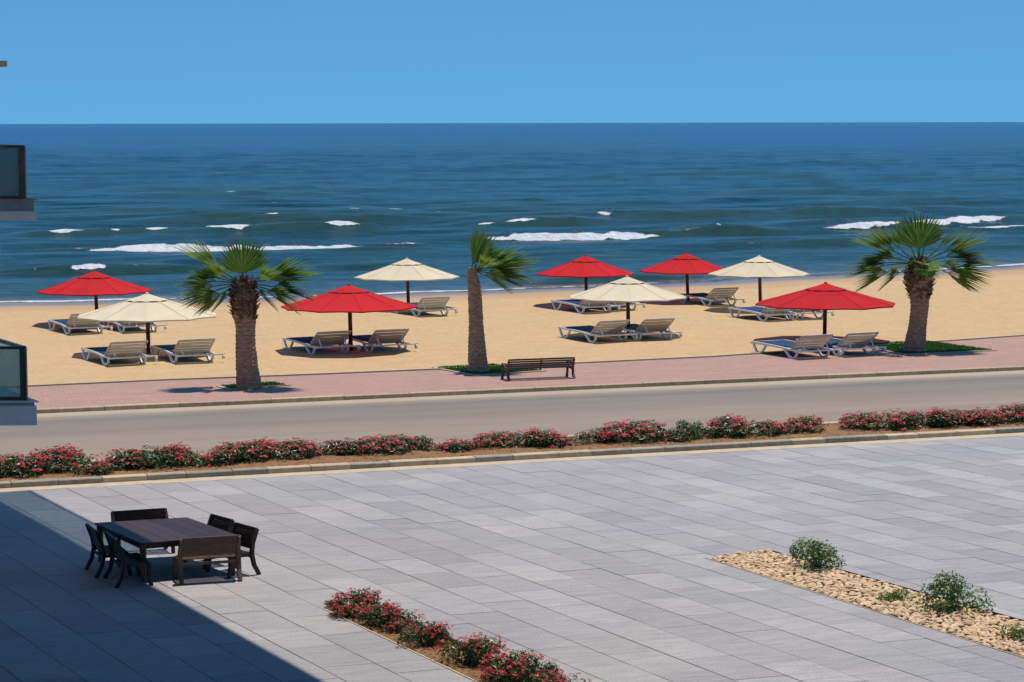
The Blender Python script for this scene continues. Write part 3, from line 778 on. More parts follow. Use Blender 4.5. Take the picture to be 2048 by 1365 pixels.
def palm(root_px, prof, skirt, fronds, label, seed, half=False, fs_=1.0, group='fan palms along the promenade'):
    """prof: list of (px, py, halfwidth px) from the base upwards, at the depth of the base"""
    r_ = random.Random(seed); B = G(*root_px); dist = B.y; sclm = dist / F * 1.0
    root = empty('palm_tree', Matrix.Translation(B)); tag(root, label, 'palm tree', group)
    def loc(px, py): # world point in the vertical plane through the base, relative to base
        dirv = M3 @ Vector(((px - 1024) / F, -(py - 682.5) / F, -1)); k = B.y / dirv.y
        return Vector((dirv.x * k - B.x, 0, CAMH + dirv.z * k))
    ctr = [loc(px, py) for px, py, h in prof]; rad = [h * sclm for _, _, h in prof]
    zz = [c.z for c in ctr]; H = zz[-1]
    k = MB(); ns_ = 20; steps = int(H / .045)
    vs = []
    for i in range(steps + 1):
        z = H * i / steps; x = np.interp(z, zz, [c.x for c in ctr]); r = np.interp(z, zz, rad)
        saw = (i % 3) / 3.0
        for q in range(ns_):
            a = 2 * math.pi * q / ns_
            rr_ = r * (1 + .08 * (saw - .4) + .07 * mnoise.noise(Vector((math.cos(a) * 2.2, math.sin(a) * 2.2, z * 5 + seed))))
            vs.append((x + rr_ * math.cos(a), rr_ * math.sin(a), z - (.02 if i == 0 else 0)))
    k.add(vs, [(i * ns_ + q, i * ns_ + (q + 1) % ns_, (i + 1) * ns_ + (q + 1) % ns_, (i + 1) * ns_ + q) for i in range(steps) for q in range(ns_)] + [tuple(steps * ns_ + q for q in range(ns_))])
    k.build('trunk', M_TRUNK, root, smooth=False)
    # cut leaf bases
    if skirt:
        s0, s1, rmul = skirt; k = MB(); z0 = np.interp(-s0, [-p[1] for p in prof], zz); z1 = H
        nb = int(260 * (z1 - z0))
        for i in range(nb):
            z = r_.uniform(z0, z1); f = (z - z0) / (z1 - z0); a = r_.uniform(0, 6.28)
            x = np.interp(z, zz, [c.x for c in ctr]); r = np.interp(z, zz, rad) * .93
            L = r_.uniform(.10, .24) * (1 if f < .85 else 1.2); tilt = r_.uniform(.5, 1.15); rd_ = Vector((math.cos(a), math.sin(a), 0)); tg = Vector((-math.sin(a), math.cos(a), 0))
            o = Vector((x, 0, z)) + rd_ * r; dr = rd_ * math.cos(tilt) + Vector((0, 0, 1)) * math.sin(tilt); dr += tg * r_.uniform(-.3, .3)
            w_ = r_.uniform(.035, .07); e = o + dr * L; nrm = dr.cross(tg).normalized() * .02
            k.add([o - tg * w_, o + tg * w_, e + tg * w_ * .55, e - tg * w_ * .55, e + nrm, o + nrm * 2], [(0, 1, 2, 3), (0, 3, 4, 5), (1, 5, 4, 2), (3, 2, 4)])
        tag(k.build('leaf_bases', M_BOOT, root), kind='stuff')
    top = ctr[-1].copy()
    for i, (az, el, pet, fan, gr_, roll, spd) in enumerate(fronds):
        b = Vector((top.x, 0, H - .12)) + Vector((math.cos(R(az)), math.sin(R(az)), 0)) * rad[-1] * .45
        frond(b, R(az), R(el), pet * fs_, fan * fs_, R(roll), seed * 100 + i, green=gr_, half=half, spread=spd, nseg=int(10 + spd * .22)).build('frond', M_FROND, root, attr='tone')
    return root
# az: 0 = right, 90 = away, 180 = left, 270 = towards us
# per frond: azimuth, elevation, petiole, blade, paleness, roll, spread
palm((497, 777), [(497, 777, 27), (497, 765, 25), (494, 730, 22.5), (491, 690, 20), (491, 655, 20), (489, 625, 24), (488, 595, 27), (487, 578, 22), (487, 562, 12)], (642, 562, 1.0),
     [(100, 84, .35, 1.25, .45, 0, 70), (262, 80, .35, 1.0, .55, 10, 75), (70, 72, .4, 1.1, .3, 20, 60),
      (178, 40, .75, 1.75, .8, 28, 42), (190, 30, .5, 1.1, .95, 35, 50), (186, 14, .75, 1.35, .3, 22, 55), (172, 20, .8, 1.2, .25, -15, 60), (196, 4, .85, 1.1, .75, 40, 50), (176, -8, .9, 1.2, .3, 30, 60), (200, -18, .7, 1.15, .4, 42, 60), (215, -28, .5, .95, .35, 30, 60),
      (-4, 24, .75, 1.75, .6, -26, 44), (8, 16, .8, 1.5, .3, -18, 55), (-20, 26, .5, 1.0, .8, -35, 55), (-6, 2, .85, 1.55, .25, -24, 52), (-16, -12, .7, 1.4, .45, -32, 55), (6, -8, .8, 1.2, .2, -12, 60), (-28, -22, .5, 1.0, .4, -30, 60), (30, 30, .6, 1.1, .3, -10, 60), (150, 34, .6, 1.1, .3, 10, 60)],
     'leftmost fan palm with ragged brown skirt, beside the small grass square', 1, fs_=1.02)
palm((957, 745), [(957, 745, 25), (956.5, 735, 21), (954, 696, 17.7), (952, 645, 14.7), (950, 594, 14), (948, 568, 13), (944.5, 550, 11), (944, 536, 8)], None,
     [(270, 86, .22, 1.3, .6, 0, 60), (80, 82, .22, 1.35, .85, 0, 50), (0, 78, .3, 1.3, .7, 80, 60), (-20, 66, .3, 1.1, .95, 50, 55), (0, 36, .45, 1.3, .6, -28, 45),
      (-6, 24, .55, 1.85, .4, -26, 40), (8, 16, .6, 1.75, .25, -14, 48), (-14, 10, .55, 1.6, .6, -34, 48), (-4, 0, .5, 1.45, .3, -28, 52), (-20, -10, .4, 1.25, .75, -36, 55), (-38, 30, .3, 1.0, .85, -30, 50), (40, 36, .4, 1.0, .35, -10, 60)],
     'slim leaning palm with fronds on its right side only, beside the wooden bench', 2, half=True, fs_=1.0)
palm((1829, 705), [(1829, 705, 23), (1830, 690, 22), (1834, 660, 18.5), (1838, 630, 18), (1840, 600, 19), (1839, 575, 26), (1838, 552, 28), (1838, 538, 20), (1838, 522, 11)], (600, 535, 1.0),
     [(95, 84, .6, 1.5, .42, 0, 70), (265, 78, .6, 1.3, .45, 10, 75), (50, 68, .65, 1.3, .35, 20, 60), (130, 66, .65, 1.25, .3, -20, 60),
      (180, 34, .9, 1.9, .8, 28, 40), (172, 46, .8, 1.4, .4, 22, 50), (188, 20, .9, 1.4, .3, 25, 52), (180, 4, 1.15, 1.8, .45, 28, 48), (190, -8, 1.15, 1.6, .8, 38, 50), (172, 8, 1.1, 1.4, .2, -10, 60), (204, -16, .8, 1.2, .5, 40, 60),
      (2, 32, .9, 2.0, .7, -26, 40), (10, 44, .8, 1.4, .4, -22, 50), (-8, 22, .9, 1.6, .3, -28, 50), (-2, 12, 1.1, 2.0, .3, -14, 34), (4, -2, 1.15, 1.8, .3, -26, 48), (-10, -12, 1.0, 1.6, .5, -34, 50), (-25, 2, .8, 1.2, .45, -30, 60), (295, -14, .3, .95, .95, 10, 80), (285, 14, .45, .9, .75, 0, 80), (235, 10, .7, 1.0, .45, 20, 60), (75, 20, .8, 1.1, .3, 0, 60), (140, 16, .8, 1.1, .3, 10, 60)],
     'rightmost fan palm with full crown, standing in the bright green grass', 3, fs_=.98)

# ------------------------------------------------------------------ parasols
def parasol(apex, base, halfw, mat, label, drop=.74, npan=10, seed=0):
    r_ = random.Random(seed)
    B = G(*base); Hh = CAMH + (M3 @ Vector(((apex[0] - 1024) / F, -(apex[1] - 682.5) / F, -1))).z * (B.y / (M3 @ Vector(((apex[0] - 1024) / F, -(apex[1] - 682.5) / F, -1))).y)
    ax = (M3 @ Vector(((apex[0] - 1024) / F, 0, -1))).x * B.y / (M3 @ Vector((0, -(apex[1] - 682.5) / F, -1))).y - B.x
    Rr = halfw * B.y / F * 1.015
    root = empty('beach_parasol', Matrix.Translation(B)); tag(root, label, 'parasol', 'parasols on the beach')
    top = Vector((ax * .75, 0, Hh))
    p = MB().tube([(0, 0, -.05), (top.x * .8, 0, Hh - .12)], .078, 10); p.build('pole', M_POLE, root, smooth=True)
    rot0 = R(18) + seed * .13
    def ringr(f): return f
    k = MB(); vs = []; rings = [.16, .3, .42, .55, .68, .8, .9, 1.0]; sub = 4; nn = npan * sub
    r0 = .25
    for f in rings:
        for q in range(nn):
            a = rot0 + 2 * math.pi * q / nn; t = (q % sub) / sub; e = 4 * t * (1 - t)   # 0 on a rib, 1 mid panel
            rad = Rr * f * (math.cos(math.pi / npan) / math.cos((t - .5) * 2 * math.pi / npan))
            z = Hh - drop * (f ** .93) - .035 * e * f * math.sin(math.pi * min(1, f * .95)) + (.03 * e * (f - .85) / .15 if f > .85 else 0) * .8
            sagx = r_.uniform(-.004, .004)
            vs.append((top.x + rad * math.cos(a), rad * math.sin(a), z + sagx))
    nf = len(rings)
    k.add(vs, [(j * nn + q, (j + 1) * nn + q, (j + 1) * nn + (q + 1) % nn, j * nn + (q + 1) % nn) for j in range(nf - 1) for q in range(nn)])
    # hem
    hem = [(v[0], v[1], v[2]) for v in vs[-nn:]] + [(v[0] * 1.0, v[1] * 1.0, v[2] - .045) for v in vs[-nn:]]
    k.add(hem, [(q, nn + q, nn + (q + 1) % nn, (q + 1) % nn) for q in range(nn)])
    can = k.build('canopy', mat, root, smooth=False)
    # vent cap, raised with a scalloped edge
    k = MB(); vs = [(top.x, 0, Hh + .02)]; 
    for f in (.1, .2, .31):
        for q in range(nn):
            a = rot0 + 2 * math.pi * q / nn; t = (q % sub) / sub; e = 4 * t * (1 - t)
            rad = Rr * f * (math.cos(math.pi / npan) / math.cos((t - .5) * 2 * math.pi / npan)) * (1 if f < .3 else (1 - .05 * e))
            vs.append((top.x + rad * math.cos(a), rad * math.sin(a), Hh + .018 - drop * f ** .93 + (.032 * e if f > .3 else .0)))
    fs = [(0, 1 + q, 1 + (q + 1) % nn) for q in range(nn)]
    for j in range(2): fs += [(1 + j * nn + q, 1 + (j + 1) * nn + q, 1 + (j + 1) * nn + (q + 1) % nn, 1 + j * nn + (q + 1) % nn) for q in range(nn)]
    k.add(vs, fs); k.build('vent_cap', mat, root)
    # dark band standing in for the shade in the vent gaps
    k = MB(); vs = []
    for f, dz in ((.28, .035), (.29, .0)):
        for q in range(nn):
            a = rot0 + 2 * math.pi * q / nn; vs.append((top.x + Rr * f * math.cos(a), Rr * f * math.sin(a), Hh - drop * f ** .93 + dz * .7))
    k.add(vs, [(q, nn + q, nn + (q + 1) % nn, (q + 1) % nn) for q in range(nn)]); k.build('vent_shade', M_SLOT, root)
    # ribs and seams
    for q in range(npan):
        a = rot0 + 2 * math.pi * q / npan; rr_ = Rr * math.cos(math.pi / npan) / math.cos(math.pi / npan)
        pts_ = [(top.x + Rr * f * math.cos(a), Rr * f * math.sin(a), Hh - drop * f ** .93 - .035) for f in (.05, .35, .7, .985)]
        MB().beam(pts_, .03, .03).build('rib', M_POLE, root)
    k = MB()
    for q in range(npan):
        a = rot0 + 2 * math.pi * q / npan
        pts_ = [(top.x + Rr * f * math.cos(a), Rr * f * math.sin(a), Hh - drop * f ** .93 + .006) for f in (.31, .5, .75, .995)]
        k.beam(pts_, .022, .006)
    k.build('seam', mat, root)
    MB().tube([(top.x, 0, Hh - .02), (top.x, 0, Hh + .04), (top.x, 0, Hh + .055)], [.07, .06, .02], 8).build('finial', mat, root, smooth=True)
    MB().tube([(top.x * .5, 0, Hh - .62), (top.x * .5, 0, Hh - .5)], .12, 8).build('hub', M_POLE, root)
PAR = [((187, 543), (195, 649), 114, 'r', 'leftmost red parasol, at the left edge of the beach'),
       ((294, 588), (297, 709), 141, 'c', 'leftmost cream parasol, low and large beside the left palm'),
       ((697, 571), (702, 702), 136, 'r', 'large red parasol between the left palm and the middle palm'),
       ((813, 518), (817, 616), 104, 'c', 'cream parasol left of the middle palm with the sea behind it'),
       ((1170, 512), (1173, 611), 98, 'r', 'red parasol just right of the middle palm, behind a cream one'),
       ((1254, 554), (1257, 673), 119, 'c', 'middle cream parasol in front of two red parasols'),
       ((1371, 507), (1376, 603), 92, 'r', 'red parasol nearest the water, overlapped by the right cream parasol'),
       ((1517, 513), (1521, 620), 101, 'c', 'rightmost cream parasol, by the water line'),
       ((1652, 567), (1649, 683), 141, 'r', 'rightmost red parasol, at the edge of the pink pavement')]
for i, (a, b, h, c, l) in enumerate(PAR):
    parasol(a, b, h, M_RED if c == 'r' else M_CREAM, l, drop=.80 if i not in (6, 4, 0, 3) else .84, seed=i)

# ------------------------------------------------------------------ sun loungers: origin under the front left leg, Y towards the foot
def lounger(mw, label):
    root = empty('sun_lounger', mw); tag(root, label, 'sun lounger', 'white framed sun loungers with navy seats')
    W = 1.42; zs = .36; L = 2.75
    def rail(x): return [(x, -.5, .30), (x, .3, .31), (x, .9, .345), (x, 1.6, .365), (x, L - .12, .38), (x, L, .37)]
    f = MB()
    for x in (.03, W - .03): f.beam(rail(x), .06, .075)
    f.build('frame', M_FRAME, root, bevel=.012)
    MB().beam([(-.02, -.50, .30), (W + .35, -.50, .30)], .05, .055).build('head_bar', M_FRAME, root, bevel=.01)
    MB().beam([(.0, L, .37), (W, L, .37)], .05, .06).build('foot_bar', M_FRAME, root, bevel=.01)
    MB().beam([(.0, .55, .28), (W, .55, .28)], .05, .05).build('cross_bar', M_FRAME, root)
    for x in (.03, W - .03):
        # moulded loop legs, open in the middle
        lg = MB(); lg.beam([(x, .62, .33), (x, .40, .18), (x, .20, .03), (x, .06, .0), (x, -.10, .03), (x, -.22, .14), (x, -.26, .30)], [.085] * 7, [.075] * 7, up=(1, 0, 0))
        lg.build('leg', M_FRAME, root, bevel=.01)
        lg = MB(); lg.beam([(x, L - .08, .37), (x, L - .20, .18), (x, L - .36, .03), (x, L - .50, .0), (x, L - .64, .03), (x, L - .80, .17), (x, L - .95, .35)], [.085] * 7, [.07] * 7, up=(1, 0, 0))
        lg.build('leg', M_FRAME, root, bevel=.01)
    for x in (W + .28,):
        MB().tube([(x - .03, -.50, .20), (x + .03, -.50, .20)], .085, 14).build('wheel', M_FRAME, root)
    # seat, slightly wavy sling
    k = MB(); vs = []; ny = 14
    for j in range(ny + 1):
        y = .18 + (L - .25) * j / ny * .985
        z = .372 + .02 * math.sin(y * 3.0) + (.02 if y > 1.5 else 0)
        for x in (.06, W * .5, W - .06): vs.append((x, y, z - (.015 if x == W * .5 else 0)))
    k.add(vs, [(3 * j + i, 3 * j + i + 1, 3 * j + i + 4, 3 * j + i + 3) for j in range(ny) for i in range(2)])
    s = k.build('seat', M_SEAT, root, smooth=True); sm = s.modifiers.new('thickness', 'SOLIDIFY'); sm.thickness = .02
    # backrest: hinge at y=.2, leans back towards the head end
    h0 = Vector((0, .15, .36)); h1 = Vector((0, -.55, .86))
    bw0, bw1 = .05, W - .05
    fb = MB()
    for x in (bw0, bw1): fb.beam([h0 + Vector((x, 0, 0)), h0.lerp(h1, .5) + Vector((x, .02, .02)), h1 + Vector((x, 0, 0))], .05, .05)
    fb.beam([h1 + Vector((bw0, 0, 0)), h1 + Vector((bw1, 0, 0))], .05, .05, up=(0, 1, 0))
    fb.build('backrest_frame', M_BACKFR, root, bevel=.01)
    k = MB(); nsl = 9
    dirb = (h1 - h0).normalized(); nb = Vector((0, dirb.z, -dirb.y))
    for j in range(nsl):
        a = h0.lerp(h1, (j + .06) / nsl); b = h0.lerp(h1, (j + .90) / nsl)
        off = nb * (.012 * (j % 2)) + nb * .03 * math.sin(math.pi * j / nsl)
        q0, q1 = a - off, b - off
        t_ = nb * .016
        k.add([q0 + Vector((bw0, 0, 0)), q0 + Vector((bw1, 0, 0)), q1 + Vector((bw1, 0, 0)), q1 + Vector((bw0, 0, 0)), q0 - t_ + Vector((bw0, 0, 0)), q0 - t_ + Vector((bw1, 0, 0)), q1 - t_ + Vector((bw1, 0, 0)), q1 - t_ + Vector((bw0, 0, 0))],
              [(0, 1, 2, 3), (7, 6, 5, 4), (0, 4, 5, 1), (1, 5, 6, 2), (2, 6, 7, 3), (3, 7, 4, 0)])
    k.build('backrest', M_BACK, root)
    for x in (.2, W - .2): MB().beam([(x, -.50, .31), (x, -.28, .60)], .03, .03).build('prop', M_FRAME, root)
    return root
M_BACKFR = simple('pale backrest frame', (.42, .39, .33), (.52, .49, .42), .5, 5)
LG = [((134, 670), 'lounger under the leftmost red parasol, the left one of the two'), ((243, 667), 'lounger under the leftmost red parasol, the right one, half behind the cream canopy'),
      ((211, 732), 'lounger left of the pole of the leftmost cream parasol'), ((347, 727), 'lounger right of the pole of the leftmost cream parasol'),
      ((622, 710), 'lounger left of the pole of the large red parasol between the left palms'), ((738, 706), 'lounger right of the pole of the large red parasol between the left palms'),
      ((833, 634), 'single lounger under the cream parasol left of the middle palm'),
      ((1161, 627), 'lounger behind the middle cream canopy, with its whole seat in view'), ((1212, 623), 'lounger behind the middle cream parasol pole, seat hidden by its neighbour'),
      ((1184, 686), 'lounger left of the pole of the middle cream parasol'), ((1274, 682), 'lounger right of the pole of the middle cream parasol'),
      ((1414, 613), 'single lounger under the red parasol nearest the water'),
      ((1526, 643), 'long lounger left of its pair under the rightmost cream parasol'), ((1588, 640), 'lounger partly hidden behind its neighbour under the rightmost cream parasol'),
      ((1585, 718), 'left lounger on the pink pavement edge under the rightmost red parasol'), ((1677, 713), 'lounger beside the bright grass, right of the towel under the rightmost red parasol')]
lt = None
for i, (pt, l) in enumerate(LG):
    p = G(*pt); sca = 1.0
    mw = frame(p, TD) @ Matrix.Rotation(R(random.uniform(-1.5, 1.5)), 4, 'Z')
    if lt is None: first = lounger(mw, l); lt = tree_of(first)
    else: tag(copy_tree(first, mw, lt), l)
# towel hanging over the side of the last lounger
tb = MB(); A = G(1672, 712); fr_ = frame(A, TD); vs = []
for j in range(9):
    for i in range(7):
        y = .2 + j * .13; t = i / 6
        if t < .5: x = .5 - t * 1.0; z = .43
        else: x = -.02 - .03 * math.sin(j * 1.3); z = .43 - (t - .5) * 2 * (.36 + .04 * math.sin(j * 1.7))
        vs.append(fr_ @ Vector((x + .015 * math.sin(j * 2.1 + i), y, z + .012 * math.sin(i * 2 + j))))
tb.add(vs, [(j * 7 + i, j * 7 + i + 1, (j + 1) * 7 + i + 1, (j + 1) * 7 + i) for j in range(8) for i in range(6)])
o = tb.build('towel', M_TOWEL, smooth=True); o.modifiers.new('thickness', 'SOLIDIFY').thickness = .02
tag(o, 'dark blue towel draped over the lounger beside the bright grass', 'towel')

# ------------------------------------------------------------------ bench
def bench():
    a, b = G(1016, 762), G(1146, 757)
    ax = unit(b - a); Lb = (b - a).length
    mw = Matrix.Translation(a) @ Matrix(((ax.x, -ax.y, 0, 0), (ax.y, ax.x, 0, 0), (0, 0, 1, 0), (0, 0, 0, 1)))
    root = empty('bench', mw); tag(root, 'dark brown slatted wooden bench facing the sea beside the middle palm', 'bench')
    # local x along the bench, y towards the sea; back legs at y=0
    k = 1.0
    for x in (0, Lb * .62 if False else Lb):
        MB().beam([(x, -.12, 0), (x, .0, .16), (x, .02, .34), (x, -.04, .52), (x, -.12, .70)], [.075] * 5, [.09, .08, .08, .07, .055], up=(1, 0, 0)).build('back_leg', M_BENCH, root, bevel=.01)
        MB().beam([(x, .62, 0), (x, .56, .2), (x, .56, .36)], [.075] * 3, [.08, .07, .08], up=(1, 0, 0)).build('front_leg', M_BENCH, root, bevel=.01)
        MB().beam([(x, .0, .33), (x, .6, .36)], .07, .06).build('side_rail', M_BENCH, root)
        MB().beam([(x, -.03, .50), (x, .3, .53), (x, .62, .50)], .08, .045).build('armrest', M_BENCH, root, bevel=.01)
        MB().beam([(x, .58, .36), (x, .6, .50)], .06, .06).build('arm_post', M_BENCH, root)
    MB().beam([(Lb * .5, .02, .33), (Lb * .5, -.04, .52), (Lb * .5, -.11, .68)], .09, .035, up=(1, 0, 0)).build('centre_brace', M_BENCH, root)
    for j in range(5):
        z = .40 + j * .074; y = -.0 - .11 * (z - .34) / .36
        MB().box(-.02, Lb + .02, y - .012, y + .016, z - .029, z + .029).build('back_slat', M_BENCH, root)
    for j in range(6):
        y = .07 + j * .1
        MB().box(-.02, Lb + .02, y, y + .075, .37, .395).build('seat_slat', M_BENCH, root)
bench()

# ------------------------------------------------------------------ table and chairs
def table():
    z = .75
    c1, c2, c3, c4 = G(282, 1087, z), G(474, 1070, z), G(374, 1035, z), G(189, 1046, z)   # near left, near right, far right, far left
    o = Vector((c1.x, c1.y, 0)); root = empty('dining_table', Matrix.Translation(o)); tag(root, 'large dark plank-topped square table ringed by six chairs', 'table', None)
    q = [Vector((c.x - o.x, c.y - o.y, 0)) for c in (c1, c2, c3, c4)]
    npk = 7
    for i in range(npk):
        t0, t1 = i / npk + .0014, (i + 1) / npk - .0014
        a, b = q[0].lerp(q[1], t0), q[0].lerp(q[1], t1); c, d = q[3].lerp(q[2], t1), q[3].lerp(q[2], t0)
        MB().poly([xy(a), xy(b), xy(c), xy(d)], z - .035, z).build('plank', M_TABLE, root, bevel=.004)
    cen = sum(q, Vector()) / 4
    def ins(p, f): return cen + (p - cen) * f
    k = MB()
    ip = [ins(p, .93) for p in q]
    for i in range(4):
        a, b = ip[i], ip[(i + 1) % 4]; k.beam([(a.x, a.y, z - .085), (b.x, b.y, z - .085)], .03, .09)
    k.build('apron', M_WOOD, root)
    for i in range(4):
        p = ins(q[i], .92); MB().beam([(p.x, p.y, 0), (p.x, p.y, z - .04)], [.085, .12], [.085, .12], up=(0, 1, 0)).build('leg', M_WOODL, root, bevel=.008)
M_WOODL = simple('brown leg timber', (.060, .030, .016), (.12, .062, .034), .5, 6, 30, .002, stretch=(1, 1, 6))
def chair(pos, face, W, label, Hc=.88, warm=False):
    """pos: middle of the back legs on the ground; face: direction the sitter looks"""
    mt = M_WOODL if warm else M_WOOD  # warm picks the lighter brown timber
    root = empty('dining_chair', frame(pos, face)); tag(root, label, 'chair', 'dark chairs round the dining table')
    hw = W / 2
    for x in (-hw, hw):
        MB().beam([(x, -.16, 0), (x, -.05, .2), (x, .0, .42), (x, -.03, .62), (x, -.13, Hc)], [.07] * 5, [.075, .085, .095, .07, .05], up=(1, 0, 0)).build('back_leg', mt, root, bevel=.008)
        MB().beam([(x, .50, 0), (x, .46, .2), (x, .46, .42)], [.07] * 3, [.07, .07, .07], up=(1, 0, 0)).build('front_leg', mt, root, bevel=.008)
        MB().beam([(x, .0, .40), (x, .47, .41)], .035, .06).build('side_rail', mt, root)
    MB().beam([(-hw, -.01, .36), (hw, -.01, .36)], .035, .05).build('back_rail', mt, root)
    MB().beam([(-hw, .46, .40), (hw, .46, .40)], .035, .06).build('front_rail', mt, root)
    MB().beam([(-hw - .01, -.125, Hc - .01), (hw + .01, -.125, Hc - .01)], .035, .05).build('top_rail', mt, root, bevel=.008)
    k = MB(); nsl = 9
    for j in range(nsl):
        z = .52 + (Hc - .57) * j / (nsl - 1); y = -.01 - .115 * ((z - .5) / (Hc - .5)) ** 1.3
        k.box(-hw + .02, hw - .02, y - .008, y + .01, z - .0185, z + .0185)
    nv = 6
    k.build('back_slats', mt, root)
    k = MB()
    for j in range(8):
        y = .02 + j * .058; k.box(-hw + .02, hw - .02, y, y + .045, .43, .448)
    k.build('seat', mt, root)
def Gt(px, py, z):
    v = G(px, py, z); return Vector((v.x, v.y, 0))
table()
chair(G(417, 1167) + Vector((0, .14, 0)), Vector((-.34, 1, 0)), 1.10, 'wide chair nearest the viewer, its slatted back lighter brown', .86, True)
chair(Vector(((272 - 1024) / F * 45.4, 45.35, 0)), Vector((.40, -1, 0)), 1.08, 'chair behind the far edge of the table, only its back showing', .80)
# left pair face right, right pair face left
chair(Gt(222, 1073, .88) + CD * .13, CD + TD * .04, .98, 'nearer of the two chairs on the left side of the table', .88)
chair(Gt(183, 1056, .88) + CD * .13, CD + TD * .04, .90, 'farther of the two chairs on the left, its leg in the leftmost position', .88)
RF = Vector((-.80, -.60, 0))
chair(Gt(493, 1052, .88) + RF * .13, RF, .80, 'rightmost chair of the six round the table', .88)
chair(Gt(445, 1035, .88) + RF * .13, RF, .80, 'farther of the two chairs on the right side of the table', .88)

# ------------------------------------------------------------------ shrubs
def shrub_meshes(seed, W, H, nl, nf, leaf, lsz, flower=True, loose=0.0, dep=.42):
    r_ = random.Random(seed); st = MB(); lf = MB(); fl = MB()
    tips = []
    lob = [(r_.uniform(-.5, .5) * W * .62, r_.uniform(-.5, .5) * W * dep, r_.uniform(.45, 1.0) * H, r_.uniform(.20, .34) * W) for _ in range(7)]
    for i in range(16):
        l = r_.choice(lob); e = Vector((l[0] + r_.uniform(-1, 1) * l[3] * .6, l[1] + r_.uniform(-1, 1) * l[3] * .6, l[2] * r_.uniform(.6, 1)))
        b = Vector((r_.uniform(-.05, .05), r_.uniform(-.05, .05), 0)); mid = b.lerp(e, .5) + Vector((0, 0, -.04)); st.tube([b, mid, e], [.014, .010, .005], 4, cap=False)
    def leaf_at(c, s, out, mbx, tone):
        n_ = (out + Vector((r_.uniform(-.8, .8), r_.uniform(-.8, .8), r_.uniform(-.3, .9)))).normalized()
        a = n_.cross(Vector((r_.uniform(-1, 1), r_.uniform(-1, 1), r_.uniform(-1, 1)))).normalized(); b = n_.cross(a)
        mbx.a = tone
        mbx.add([c - a * s, c + b * s * .38 + n_ * s * .12, c + a * s, c - b * s * .38 + n_ * s * .12], [(0, 1, 2, 3)])
    for i in range(nl):
        l = r_.choice(lob); th = r_.uniform(0, 6.28); ph = math.acos(r_.uniform(-.45, 1)); rad = l[3] * (r_.uniform(.25, 1) ** .45) * (1 + loose * r_.uniform(0, .7))
        c = Vector((l[0] + rad * math.sin(ph) * math.cos(th), l[1] + rad * math.sin(ph) * math.sin(th), max(.03, l[2] - l[3] * .55 + rad * math.cos(ph) * .8)))
        out_ = Vector((math.sin(ph) * math.cos(th), math.sin(ph) * math.sin(th), math.cos(ph)))
        leaf_at(c, lsz * r_.uniform(.7, 1.25), out_, lf, r_.random() ** 1.3)
    if flower:
        for i in range(nf):
            l = r_.choice(lob); th = r_.uniform(0, 6.28); ph = math.acos(r_.uniform(-.05, 1)); rad = l[3] * 1.04
            c = Vector((l[0] + rad * math.sin(ph) * math.cos(th), l[1] + rad * math.sin(ph) * math.sin(th), max(.05, l[2] - l[3] * .55 + rad * math.cos(ph) * .8 + .02)))
            out_ = Vector((math.sin(ph) * math.cos(th), math.sin(ph) * math.sin(th), math.cos(ph) + .6)).normalized(); tn = r_.random()
            for q in range(9):
                cc = c + Vector((r_.uniform(-1, 1), r_.uniform(-1, 1), r_.uniform(-.5, .7))) * .045
                leaf_at(cc, .031 * r_.uniform(.7, 1.2), out_, fl, min(1, max(0, tn + r_.uniform(-.3, .3))))
    a = st.mesh('stems', M_STEM); b = lf.mesh('foliage', leaf, attr='tone'); c = fl.mesh('blossoms', M_FLOWER, attr='tone') if flower else None
    return a, b, c
FLV = [shrub_meshes(s, 1.0, .42, 1150, nf, M_LEAF, .040) for s, nf in ((1, 54), (2, 42), (3, 70), (4, 30), (5, 58), (6, 18))]
GREENV = shrub_meshes(9, 1.0, .46, 900, 0, M_LEAF2, .045, False)
def place_shrub(name, ms, loc, scale, rot, label, cat, group):
    root = empty(name, Matrix.Translation(loc) @ Matrix.Rotation(rot, 4, 'Z') @ Matrix.Diagonal((scale[0], scale[1], scale[2], 1))); tag(root, label, cat, group)
    for nm, m_e in zip(('stems', 'foliage', 'blossoms'), ms):
        if m_e is None: continue
        o = bpy.data.objects.new(nm, m_e); sc.collection.objects.link(o); o.parent = root
        if nm != 'stems': o['kind'] = 'stuff'
    return root
